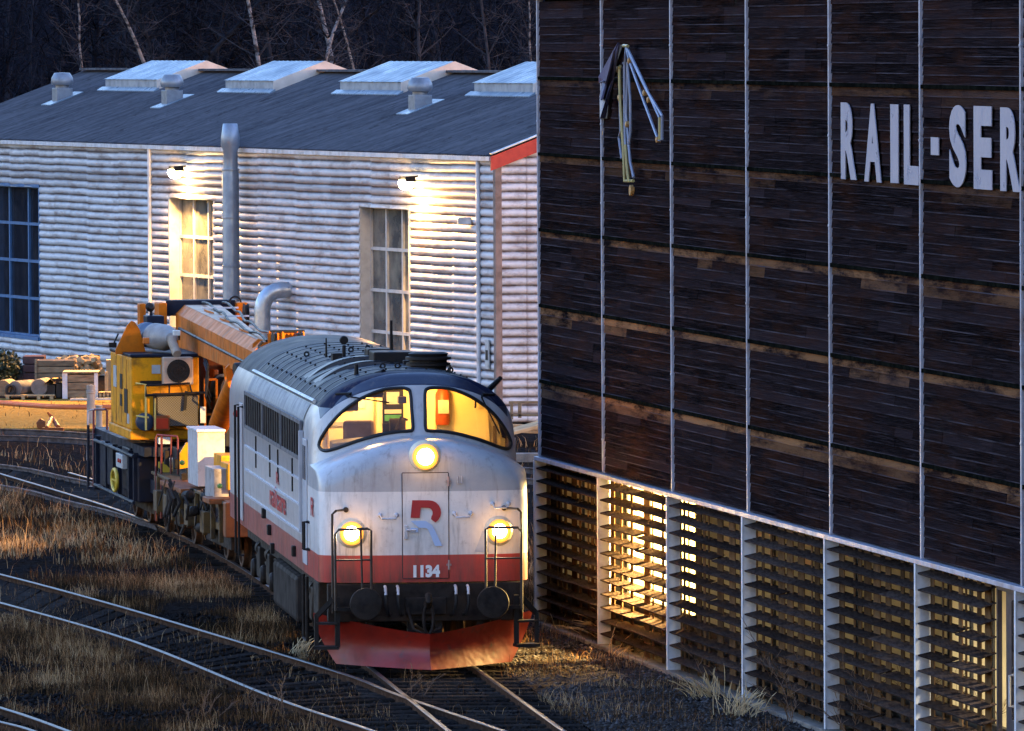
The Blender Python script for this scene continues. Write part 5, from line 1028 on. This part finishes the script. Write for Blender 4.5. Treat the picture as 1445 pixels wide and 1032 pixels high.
# slewing mass right of the house
cb('turntable', mt['orange_dk'], lambda b: (b.box(.0, 1.15, hf+1.6, hf+4.5, 1.75, 3.3), b.box(.05, .14, hf+.6, hf+1.6, 1.75, 3.1), b.box(.35, .55, hf+1.2, hf+1.6, 1.8, 3.15), b.lathe((0, hf+2.5, 1.62), (0, 0, 1), [(1.1, 0), (1.1, .13)], 36)), bev=.02)
cb('winch', mt['rubber'], lambda b: (b.lathe((.18, hf+.6, 2.72), (.5, -.8, 0), [(.30, 0), (.30, .05), (.2, .06), (.2, .3), (.30, .31), (.30, .36)], 24), [b.ring([(.2+.05*k+.2*math.cos(a), hf+.5-.06*k, 2.72+.22*math.sin(a)) for a in [j*math.pi/9 for j in range(18)]], .03, 6) for k in range(5)], b.box(.0, .5, hf+.3, hf+1.2, 1.75, 2.35)), smooth=True)
cb('counterweight', mt['orange'], lambda b: b.box(-.3, 1.1, hf+4.5, hf+6.0, 2.2, 3.7), bev=.05)
# boom: far end high beside the shed window, near end over the locomotive's tail
A1, A2 = dep(248, 430, 155.5), dep(323, 433, 155.5); B1, B2 = dep(357, 485, 139.5), dep(392, 470, 139.5)
A1.z = A2.z = 4.16; B1.z = 4.03; B2.z = 4.05; hA, hB = .80, .62; chm = .16
def boom_sec(P, Q, h):
    u = (Q-P); wd = u.length; u.normalize(); z = Vector((0, 0, 1))
    return [P+u*chm, Q-u*chm, Q-z*chm, Q-z*(h-.02), Q-u*.1-z*h, P+u*.1-z*h, P-z*(h-.02), P-z*chm]
sA, sB = boom_sec(A1, A2, hA), boom_sec(B1, B2, hB)
def bm_(b):
    rows = [[CI @ (p_.lerp(q_, v)) for p_, q_ in zip(sA, sB)] for v in [k/10 for k in range(11)]]
    for r in rows: r.append(r[0])
    b.grid(rows); b.f.append(tuple(range(8))); n = len(b.v); b.f.append(tuple(n-9+k for k in range(8)))
bo = cb('boom', mt['orange'], bm_)
def bt(b):
    r = []
    for v in [k/10 for k in range(11)]:
        P = A1.lerp(B1, v); Q = A2.lerp(B2, v); u = (Q-P).normalized(); r.append([CI @ (P+u*(chm+.01)+Vector((0, 0, .006))), CI @ (Q-u*(chm+.01)+Vector((0, 0, .006)))])
    b.grid(r)
cb('boom_top_plate', mt['boom_top'], bt, bo)
def along(v, lat, up_): P = A1.lerp(B1, v); Q = A2.lerp(B2, v); return CI @ (P.lerp(Q, lat)+Vector((0, 0, up_)))
cb('gusset', mt['orange'], lambda b: [b.prism([along(v, .32, .012), along(v+.035, .32, .012), along(v+.10, .40, .012), along(v+.085, .40, .012)], (0, 0, .03)) for v in (.18, .42, .7)], bo)
cb('cross_bar', mt['steel_white'], lambda b: [b.bar(along(v, .3, .05), along(v, 1.05, .05), .03, .03) for v in (.16, .40)], bo)
cb('hose', mt['rubber'], lambda b: [b.tube([along(v, la+.06*math.sin(v*8), .05+.03*math.sin(v*23)) for v in [k/24 for k in range(25)]], .024, 6) for la in (.50, .88)], bo, smooth=True)
cb('cable', mt['rubber'], lambda b: (b.tube([along(v, -.02, -.40+.0*v) for v in (.06, .3, .6, .95)], .028, 6), b.tube([along(.06, -.02, -.40), along(.06, -.02, -.62)], .022, 6)), bo, smooth=True)
cb('boom_root', mt['navy'], lambda b: b.bar(along(-.02, -.15, -.06), along(-.02, 1.15, -.06), .5, .30), bo, bev=.02)
cb('root_plate', mt['orange'], lambda b: (b.bar(along(-.01, -.27, -.9), along(-.01, -.27, .05), .7, .16, (1, 0, 0)), b.bar(along(-.01, 1.22, -.3), along(-.01, 1.22, .05), .6, .22, (1, 0, 0)), b.bar(along(-.06, -.55, -.7), along(-.06, -.55, .0), .4, .12, (1, 0, 0))), bo, bev=.02)
cb('lifting_ring', mt['black_metal'], lambda b: [b.ring([along(v, 1.12, .05+.11*math.sin(a))+Vector((.11*math.cos(a), 0, 0)) for a in [k*math.pi/8 for k in range(16)]], .018, 6) for v in (.0,)], bo, smooth=True)
cb('sheave', mt['dirty_iron'], lambda b: b.lathe(along(.22, 1.15, -.05), (1, 0, 0), [(.22, -.04), (.18, 0), (.22, .04)], 24), bo)
def bracket(b):
    for x0, x1 in ((313, 322), (323, 330)):
        b.prism([cpx(x, y, 146) for x, y in ((x0, 493), (x1, 493), (x1+4, 560), (x0+6, 548))], (0, .12, 0))
    b.prism([cpx(x, y, 144) for x, y in ((318, 520), (338, 500), (350, 505), (352, 520), (330, 556), (322, 545))], (0, .1, 0))
cb('boom_bracket', mt['orange'], bracket, bo, bev=.01)
cb('lift_cylinder', mt['orange'], lambda b: b.tube([cpx(309, 600, 148.5), cpx(322, 566, 146.5), cpx(336, 530, 144.5)], [.19, .19, .17], 20), smooth=True)
def head(b):
    for x in (357, 372): b.prism([cpx(a, y, 140) for a, y in ((x, 485), (x+8, 478), (x+14, 480), (x+14, 510), (x, 515))], (0, .1, 0))
    b.bar(cpx(378, 478, 139.5), cpx(430, 474, 139.5), .25, .18); b.bar(cpx(380, 490, 139.5), cpx(428, 486, 139.5), .2, .1)
    for x in (381, 399, 420, 428): b.tube([cpx(x, 486, 139.3), cpx(x, 467, 139.3)], .025, 6)
cb('boom_head', mt['orange'], head, bo, bev=.01)
cb('head_rail', mt['rubber'], lambda b: (b.tube([cpx(381, 468, 139.3), cpx(430, 467.5, 139.3)], .025, 6), [b.lathe(cpx(x, 478, 139.1), (1, .1, 0), [(.12, -.03), (.08, 0), (.12, .03)], 16) for x in (387, 419, 424)], b.tube([cpx(368, 500, 139), cpx(366, 488, 139), cpx(371, 482, 139)], .03, 8), b.bar(cpx(366, 492, 138.8), cpx(374, 500, 138.6), .07, .07)), bo)
cb('floodlamp', mt['rubber'], lambda b: (b.lathe(cpx(331, 522, 138.5), (1, .2, .05), [(.11, 0), (.12, .02), (.12, .22), (.15, .24), (.15, .34), (0, .35)], 20), b.ring([cpx(348+3*math.cos(a), 519+12*math.sin(a), 138.4) for a in [k*math.pi/8 for k in range(16)]], .02, 6)), bo, smooth=True)
# cabinets on the front platform
def pbox(b, x0, x1, y0, y1, Y, dpt):
    a, c_ = cpx(x0, y1, Y), cpx(x1, y0, Y); b.box(a.x, c_.x, a.y, a.y+dpt, a.z, c_.z)
cbx = cb('cabinet', M('light_grey_cabinet', (.46, .44, .43), (.38, .36, .35), 3, rough=.5, grime=(.2, .15, .11), gscale=4), lambda b: pbox(b, 279, 318, 610, 687, 143.5, 1.35), bev=.01)
cb('cabinet_lid', mt['steel_white'], lambda b: pbox(b, 277.5, 319.5, 606.5, 610, 143.45, 1.45), cbx, bev=.006)
cb('small_cabinet', M('small_grey_cabinet', (.34, .31, .30), (.26, .24, .23), 3, rough=.5, grime=(.15, .1, .07), gscale=5), lambda b: pbox(b, 302, 323, 662, 705, 140.8, 1.2), bev=.01)
cb('tool_box', mt['yellow'], lambda b: (pbox(b, 312, 350, 643, 664, 142.2, 1.0), pbox(b, 322, 350, 655, 692, 140.6, 1.0)), bev=.012)
cb('orange_crate', mt['orange_dk'], lambda b: (pbox(b, 323, 345, 708, 726, 139.6, .9), pbox(b, 323, 345, 729, 757, 139.6, .9)), bev=.01)
cb('platform_rack', mt['orange_dk'], lambda b: (pbox(b, 295, 345, 704, 712, 140.2, .9), pbox(b, 255, 300, 690, 697, 144, 3)), bev=.01)
cb('pump', mt['dirty_iron'], lambda b: [b.lathe(cpx(x, y, 142.5), (.3, -1, .1), [(.02, -.05), (.09, 0), (.09, .2), (.05, .24)], 14) for x, y in ((289, 702), (297, 720), (262, 700), (268, 722), (310, 735), (282, 745))]+[b.tube([cpx(x, y, 142.3), cpx(x+6, y+14, 142.1), cpx(x+3, y+34, 142.2)], .025, 6) for x, y in ((286, 706), (300, 712), (260, 700), (240, 690))], smooth=True)
cb('valve', M('green_valve', (.12, .24, .05), rough=.5), lambda b: [b.lathe(cpx(x, y, 140.3), (0, -1, 0), [(.0, -.02), (.045, .0), (.045, .05), (0, .07)], 14) for x, y in ((310, 686), (257, 653))], smooth=True)
cb('bracket_plate', mt['yellow'], lambda b: b.prism([cpx(x, y, 147.5) for x, y in ((254, 640), (263, 625), (266, 625), (266, 660), (254, 662))], (0, .1, 0)))

rr6 = random.Random(66)
cb('pipework', mt['dirty_iron'], lambda b: [(lambda q: b.tube([q, q+Vector((rr6.uniform(-.1, .1), -.1, -.2)), q+Vector((rr6.uniform(-.15, .15), -.05, -.45))], rr6.choice((.015, .022, .03)), 6))(cpx(rr6.uniform(232, 300), rr6.uniform(672, 722), rr6.uniform(142.0, 146.5))) for _ in range(26)], smooth=True)
cb('chain', mt['rust'], lambda b: [b.tube([cpx(x, y, Y), cpx(x+5, y+16, Y), cpx(x+12, y+5, Y)], .02, 5) for x, y, Y in ((250, 682, 147), (284, 690, 143), (300, 716, 141), (238, 676, 148))], smooth=True)
cb('junction_box', mt['dirty_iron'], lambda b: [pbox(b, x, x+w_, y, y+h_, Y, .2) for x, y, w_, h_, Y in ((243, 676, 9, 12, 147.6), (256, 668, 8, 10, 146.5), (268, 690, 10, 14, 144), (290, 690, 9, 10, 142.6), (300, 690, 7, 12, 141.4), (246, 648, 7, 14, 148.2), (233, 636, 6, 20, 149))], bev=.01)
cb('dark_equipment', mt['rubber'], lambda b: (b.box(.0, 1.1, 3.4, 5.2, 1.75, 2.6), b.box(-.9, -.2, 2.0, 4.0, 1.25, 1.75), b.box(.0, 1.0, -2.5, 1.5, 1.25, 1.9), b.tube([(.1, 3.3, 2.6), (.3, 3.2, 2.9), (.6, 3.3, 2.7), (.8, 3.4, 2.3)], .05, 8)), bev=.02)
cb('house_hose', mt['rubber'], lambda b: [b.tube([cpx(288, 500+k*6, 150), cpx(294, 515+k*8, 149.6), cpx(290, 540+k*10, 149.6), cpx(297, 560+k*8, 150)], .02, 6) for k in range(3)], hs, smooth=True)
hs.location.x = -.2
for ch in hs.children:
    if ch.name.split('.')[0] in ('lug_plate', 'air_filter', 'indicator_lamp', 'exhaust_box', 'mirror', 'work_lamp', 'house_hose'): ch.location.x = .2
# ================================================================== YARD CLUTTER AND PLANTS
def at(x, y, Y): return dep(x, y, Y)
def thing(name, mat, fn, label, cat, group=None, origin=None, **k):
    b = MB(); fn(b); o = Vector(origin) if origin is not None else Vector(min(b.v, key=lambda q: q[2]))
    b.v = [tuple(Vector(q)-o) for q in b.v]; ob = b.build(name, mat, None, **k); ob.location = o; return tag(ob, label, cat, group)
def yb(b, x0, x1, y0, y1, Y, d, tn=None):
    a, c_ = at(x0, y1, Y), at(x1, y0, Y)
    if tn is not None: b.tone = tn
    b.box(a.x, c_.x, Y, Y+d, a.z, c_.z)
YL = 209.0
# wooden crate with white corner posts
cr = empty('wooden_crate', gnd(113, 564)); tag(cr, 'large slatted wooden crate with pale corner posts on the lamplit yard', 'crate'); CI2 = Matrix.Translation(-cr.location)
def ploc(b): b.v = [tuple(Vector(q)-cr.location) for q in b.v]
b = MB()
for k in range(3): yb(b, 94, 133, 529+k*11, 539.3+k*11, YL, .9, random.random())
ploc(b); b.build('boards', mt['timber'], cr, bev=.01)
b = MB(); yb(b, 88, 95, 526, 563, YL-.03, .06); yb(b, 133, 138, 526, 562, YL-.03, .06); ploc(b); b.build('corner_post', mt['steel_white'], cr)
b = MB(); yb(b, 88, 138, 524.5, 527, YL-.05, 1.0); ploc(b); b.build('lid', mt['pale_timber'], cr, bev=.01)
for i, (x, y, lab) in enumerate(((4, 548, 'rusty brown roll end leftmost by the shed wall'), (32, 549, 'wide round grey drum lying on a pallet in the middle of the row'), (55, 547, 'tall round grey drum end beside the yellow tarpaulin'))):
    q = at(x, y, YL); r = .21 if i != 2 else .22
    thing('drum', mt['concrete'] if i else mt['timber'], lambda b: b.lathe(q+Vector((-.2 if i == 1 else 0, 0, 0)), (.5 if i == 1 else .15, 1, 0), [(r, -.02), (r, .9), (0, .9)] if 0 else [(.0, 0), (r*.96, .0), (r, .03), (r, .9), (0, .9)], 24), lab, 'drum', 'drums lying along the shed', smooth=True)
thing('cable_coil', mt['rubber'], lambda b: [b.ring([at(15+6*math.cos(a), 551+7*math.sin(a), YL-.1+.06*k) for a in [j*math.pi/9 for j in range(18)]], .035, 6) for k in range(4)], 'black coil of cable between the drums by the shed', 'cable coil', smooth=True)
thing('pallet', mt['pale_timber'], lambda b: (yb(b, 6, 77, 557, 559.5, YL-.2, 1.2, .5), [yb(b, x, x+5, 559.5, 564, YL-.2, 1.2, .3) for x in (8, 30, 52, 70)]), 'low timber pallet carrying the row of round drums', 'pallet')
thing('tarpaulin', M('yellow_tarpaulin', (.62, .38, .03), (.5, .26, .03), 5, rough=.6), lambda b: [b.grid([[at(62+i*2.6, 541-7*math.sin(min(1, i/6)*1.57)+.8*math.sin(i*1.3+j), YL+j*.2-.1) for i in range(11)] for j in range(6)]), b.grid([[at(62+i*2.6, 543.5-7*math.sin(min(1, i/6)*1.57), YL+j*.2-.1) for i in range(11)] for j in range(6)])], 'yellow tarpaulin draped over dark goods beside the crate', 'tarpaulin', smooth=True)
thing('covered_goods', mt['rubber'], lambda b: (yb(b, 64, 78, 543, 561, YL+.1, .8), yb(b, 79, 87, 541, 562, YL+.1, .8)), 'dark boxed goods under the yellow tarpaulin', 'goods', bev=.02)
thing('wooden_box', mt['timber'], lambda b: [yb(b, 50, 105, 509+k*9, 517.5+k*9, 213, 1.0, random.random()) for k in range(3)]+[yb(b, 49, 52, 507, 536, 212.95, .1, .9)], 'long brown box of planks stacked against the shed', 'box', bev=.01)
thing('plywood_crate', M('reddish_crate', (.12, .06, .05), (.08, .04, .036), 4, rough=.8), lambda b: [yb(b, 32, 62, 503+k*12, 514+k*12, 215, 1.0) for k in range(3)], 'reddish brown crate leaning by the shed wall', 'crate', bev=.02)
thing('firewood_heap', mt['pale_timber'], lambda b: [(setattr(b, 'tone', random.random()), (lambda q, d: b.tube([q-d, q+d], random.uniform(.05, .09), 7))(at(random.uniform(90, 134), random.uniform(506, 526), 213.5+random.random()), Vector((random.gauss(0, .12), .3, random.gauss(0, .06))))) for _ in range(110)], 'heap of pale cut logs piled behind the wooden crate', 'firewood')
thing('fence_panel', mt['timber'], lambda b: (yb(b, 96, 140, 501, 507, 216, .06, .2), yb(b, 137, 141, 502, 530, 216, .1, .9), yb(b, 123, 127, 503, 528, 216, .1, .4), yb(b, 79, 98, 504, 514, 216, .06, .1)), 'grey weathered fence boards behind the firewood heap', 'fence')
thing('board', mt['pale_timber'], lambda b: (yb(b, 148, 152, 525, 553, YL, .1, .9), yb(b, 150, 160, 508, 556, 211, .4, .1)), 'upright boards standing next to the crane house', 'board')
thing('beam', M('white_beam', (.5, .46, .40), (.4, .36, .3), 4, rough=.7), lambda b: b.bar(at(101, 563.5, 207.8), at(160, 563, 207), .12, .05), 'long white beam lying in front of the crate', 'beam')
thing('striped_block', mt['pale_timber'], lambda b: [yb(b, 140+i*5.3, 143+i*5.3, 554.5, 560, YL, .3, .9) for i in range(4)]+[yb(b, 139, 160, 553.5, 554.4, YL-.05, .4, .1)], 'row of small pale blocks on the beam beside the crate', 'block')
thing('orange_pipe', M('orange_pipe', (.46, .11, .025), (.36, .08, .02), 4, rough=.6), lambda b: [b.tube([gnd(x, y+dy, .05) for x, y in ((-60, 566), (-10, 567), (30, 570), (70, 573), (110, 574), (160, 574), (240, 575))], .05, 8) for dy in (0, 1.8)], 'orange pipes lying along the edge of the lamplit yard', 'pipe', smooth=True)
mt['post'] = M('grey_post', (.26, .23, .20), (.17, .15, .13), 4, rough=.8)
thing('bollard', mt['post'], lambda b: b.lathe(gnd(128.5, 598), (0, 0, 1), [(.10, 0), (.10, .72), (.115, .73), (.115, .80), (.10, .81), (.10, .93), (.0, .94)], 18), 'grey post with dark cap nearest to the wooden crate', 'post', smooth=True)
thing('bollard', mt['post'], lambda b: b.lathe(gnd(140, 612), (0, 0, 1), [(.075, 0), (.075, .62), (.09, .66), (0, .67)], 16), 'shorter grey post right beside the crane ladder', 'post', smooth=True)
thing('point_lever', mt['orange_dk'], lambda b: (b.bar(gnd(60, 606, .02), gnd(90, 606, .02), .1, .08), b.tube([gnd(82, 603, .05), at(74, 590, gnd(82, 603).y), at(67, 582, gnd(82, 603).y)], [.06, .05, .025], 8), b.tube([gnd(66, 604, .1), at(73, 590, gnd(82, 603).y)], .05, 8), b.tube([gnd(55, 605, 0), at(53, 597, gnd(55, 605).y), at(57, 592, gnd(55, 605).y), at(62, 595, gnd(55, 605).y), gnd(62, 605, 0)], .035, 8), b.lathe(at(58, 600, gnd(55, 605).y), (0, -1, 0), [(.1, 0), (.1, .12), (0, .13)], 14)), 'rusty point lever with yellow weight standing on the yard', 'lever', smooth=True)
# gap between the locomotive and the dark building
thing('crate_frame', mt['timber'], lambda b: (yb(b, 718, 770, 566, 570, 186, .1, .7), yb(b, 720, 724, 568, 592, 186, .1, .6), yb(b, 731, 736, 568, 590, 186, .1, .4), yb(b, 718, 772, 584, 588, 186, .1, .3), yb(b, 719, 770, 567, 569, 187, .1, .4)), 'open brown timber frame between the locomotive and the black building', 'frame', bev=.01)
thing('plank_pile', mt['pale_timber'], lambda b: [(setattr(b, 'tone', random.random()), b.bar(at(720+k*2, 612-k*1.5, 184+k*.3), at(800, 590-k*1.2, 184.4+k*.3), .3, .07)) for k in range(5)]+[(setattr(b, 'tone', random.random()*.5), b.bar(at(715, 600+k*4, 186), at(800, 604+k*4, 186.3), .25, .06)) for k in range(3)], 'pile of pale planks behind the locomotive nose', 'planks', bev=.006)
thing('edging_block', mt['concrete'], lambda b: [b.box(*[v for c_, r in zip(gnd(x, 646, .06), (.55, .2, .10)) for v in (c_-r, c_+r)]) for x in (680, 745, 812)], 'row of dark edging blocks beside the far rails', 'block', bev=.02)
# plants -------------------------------------------------------------------
mt['twig'] = M('dry_twig', (.15, .085, .05), (.09, .05, .03), 6, rough=.8)
def twigs(b, base, n, h, spread, r0, rr):
    for _ in range(n):
        q = base+Vector((rr.gauss(0, spread*.3), rr.gauss(0, spread*.3), -.04)); d = Vector((rr.gauss(0, .35), rr.gauss(0, .35), 1)); pts = [q.copy()]; L = h*rr.uniform(.5, 1.1)
        for k in range(7):
            d = (d+Vector((rr.gauss(0, .22), rr.gauss(0, .22), rr.gauss(0, .05)))).normalized(); q = q+d*L/7; pts.append(q.copy())
            if k > 1:
                for _ in range(2):
                    e = (d+Vector((rr.gauss(0, .7), rr.gauss(0, .7), .2))).normalized(); p2 = q+e*L*rr.uniform(.12, .3); b.tube([q.copy(), (q+p2)/2+Vector((rr.gauss(0, .02), 0, .01)), p2], [r0*.5, r0*.4, r0*.2], 3, cap=False)
        b.tube(pts, [r0*(1-.1*k) for k in range(8)], 4, cap=False)
for i, (x, y, n, h, lab) in enumerate(((1105, 1002, 12, 1.1, 'bare reddish shrub below the fourth louvre bay'), (1130, 1020, 10, 1.0, 'bare twiggy shrub just right of the fourth fin foot'), (1225, 1050, 14, 1.2, 'bare shrub in front of the fifth louvre bay'), (1290, 1062, 12, 1.1, 'bare shrub spreading under the sixth louvre bay'), (1375, 1085, 14, 1.3, 'rightmost bare shrub before the glazed door'), (1015, 972, 6, .7, 'small bare shrub below the third louvre bay'), (395, 1010, 7, .5, 'dead weed with pale stalk between the lower rails'), (290, 1015, 6, .45, 'dead bramble at the bottom left of the tracks'), (590, 985, 5, .6, 'thin bare weed growing in front of the plough'))):
    thing('leafless_shrub', mt['twig'], lambda b: twigs(b, gnd(x, y), n, h, .5, .010, random.Random(i)), lab, 'shrub', 'bare shrubs and weeds', origin=gnd(x, y))
mt['straw'] = M('straw_grass', (.46, .33, .17), (.30, .2, .1), 5, rough=.7)
def tuft(b, base, n, h, lean, rr):
    for _ in range(n):
        q = base+Vector((rr.gauss(0, .12), rr.gauss(0, .2), -.03)); d = Vector((lean+rr.gauss(0, .3), rr.gauss(0, .3), 1)).normalized(); L = h*rr.uniform(.4, 1.1); pts = []
        for k in range(6): pts.append(q.copy()); q = q+d*L/5; d = (d+Vector((lean*.25, 0, -.18))).normalized()
        b.tube(pts, [.006, .006, .006, .005, .008, .002], 3, cap=False)
for i, (x, y, n, h, ln, lab) in enumerate(((868, 905, 70, .75, -.5, 'tall straw grass tuft bending beside the second fin'), (885, 925, 50, .5, .5, 'low straw grass tuft right of the second fin foot'), (790, 892, 20, .35, .1, 'thin grass clump at the first bay of the black building'), (1000, 985, 60, .5, -.2, 'grey dry grass clump along the plinth by the third bay'), (1040, 1010, 60, .5, .2, 'dry grass clump along the plinth by the fourth bay'), (425, 922, 30, .35, .3, 'small straw tuft left of the snow plough'))):
    thing('grass_tuft', mt['straw'], lambda b: tuft(b, gnd(x, y), n, h, ln, random.Random(50+i)), lab, 'grass tuft', 'straw tufts by the building', origin=gnd(x, y))
m, t, p = nodes('dark_shrub_leaf'); t.links.new(mixc(t, attr(t, 'tone'), (.008, .014, .006), (.03, .045, .015)), p.inputs['Base Color']); mt['leaf'] = m
def leafball(b, c_, r, n):
    for _ in range(n):
        d = Vector((random.gauss(0, 1), random.gauss(0, 1), random.gauss(0, 1))).normalized()*random.random()**.4; q = c_+Vector((d.x*r[0], d.y*r[1], d.z*r[2])); u = Vector((random.gauss(0, 1), random.gauss(0, 1), random.gauss(0, 1))).normalized()*.06; v = u.orthogonal().normalized()*.04; b.tone = random.random(); b._add([q-u, q+v, q+u, q-v], [(0, 1, 2, 3)])
thing('evergreen_shrub', mt['leaf'], lambda b: (leafball(b, at(0, 520, 214), (.5, .5, .5), 1500), leafball(b, at(17, 518, 215), (.25, .3, .4), 500), b.tube([gnd(2, 548), at(2, 520, 214)], .05, 6)), 'dark evergreen bush at the left edge against the shed', 'shrub')

# separate fittings that share a builder become parts of their own ---------------
SPLIT = {'bracket', 'skirt_step', 'exhaust_stack', 'antenna', 'slot', 'notice', 'valve', 'pump', 'junction_box', 'grab_rail', 'door_seam', 'lifting_ring', 'brake_gear', 'tool_box', 'gusset', 'cross_bar', 'root_plate', 'boom_bracket', 'plough_bracket', 'brake_hose', 'brake_cock', 'button', 'horn', 'roof_cowl', 'intake_slot', 'side_frame', 'tank', 'control_box', 'yellow_tube', 'hose', 'cab_conduit', 'sun_visor', 'body_rib', 'panel_seam', 'dark_equipment', 'orange_crate', 'coil_spring', 'turntable', 'steel_bracket'}
def split_islands(o):
    me = o.data; n = len(me.vertices); par = list(range(n))
    def find(a):
        while par[a] != a: par[a] = par[par[a]]; a = par[a]
        return a
    for e in me.edges:
        a, b = find(e.vertices[0]), find(e.vertices[1])
        if a != b: par[a] = b
    isl = {}
    for f in me.polygons: isl.setdefault(find(f.vertices[0]), []).append(f)
    if len(isl) < 2 or len(isl) > 60: return
    for k, fs in list(isl.items()):
        idx = sorted({v for f in fs for v in f.vertices}); mp = {v: i for i, v in enumerate(idx)}
        m2 = bpy.data.meshes.new(me.name.split('.')[0]); m2.from_pydata([me.vertices[v].co[:] for v in idx], [], [[mp[v] for v in f.vertices] for f in fs])
        m2.polygons.foreach_set('use_smooth', [f.use_smooth for f in fs]); m2.materials.append(me.materials[0])
        if fs[0].use_smooth: m2.set_sharp_from_angle(angle=R(38))
        o2 = bpy.data.objects.new(o.name.split('.')[0], m2); COL.objects.link(o2); o2.parent = o.parent; o2.location = o.location
        for md in o.modifiers:
            q = o2.modifiers.new('bevel', 'BEVEL'); q.width = md.width; q.segments = 2; q.limit_method = 'ANGLE'; q.angle_limit = md.angle_limit
    bpy.data.objects.remove(o)
for o in [o for o in COL.objects if o.type == 'MESH' and o.parent and not o.children and o.name.split('.')[0] in SPLIT]: split_islands(o)
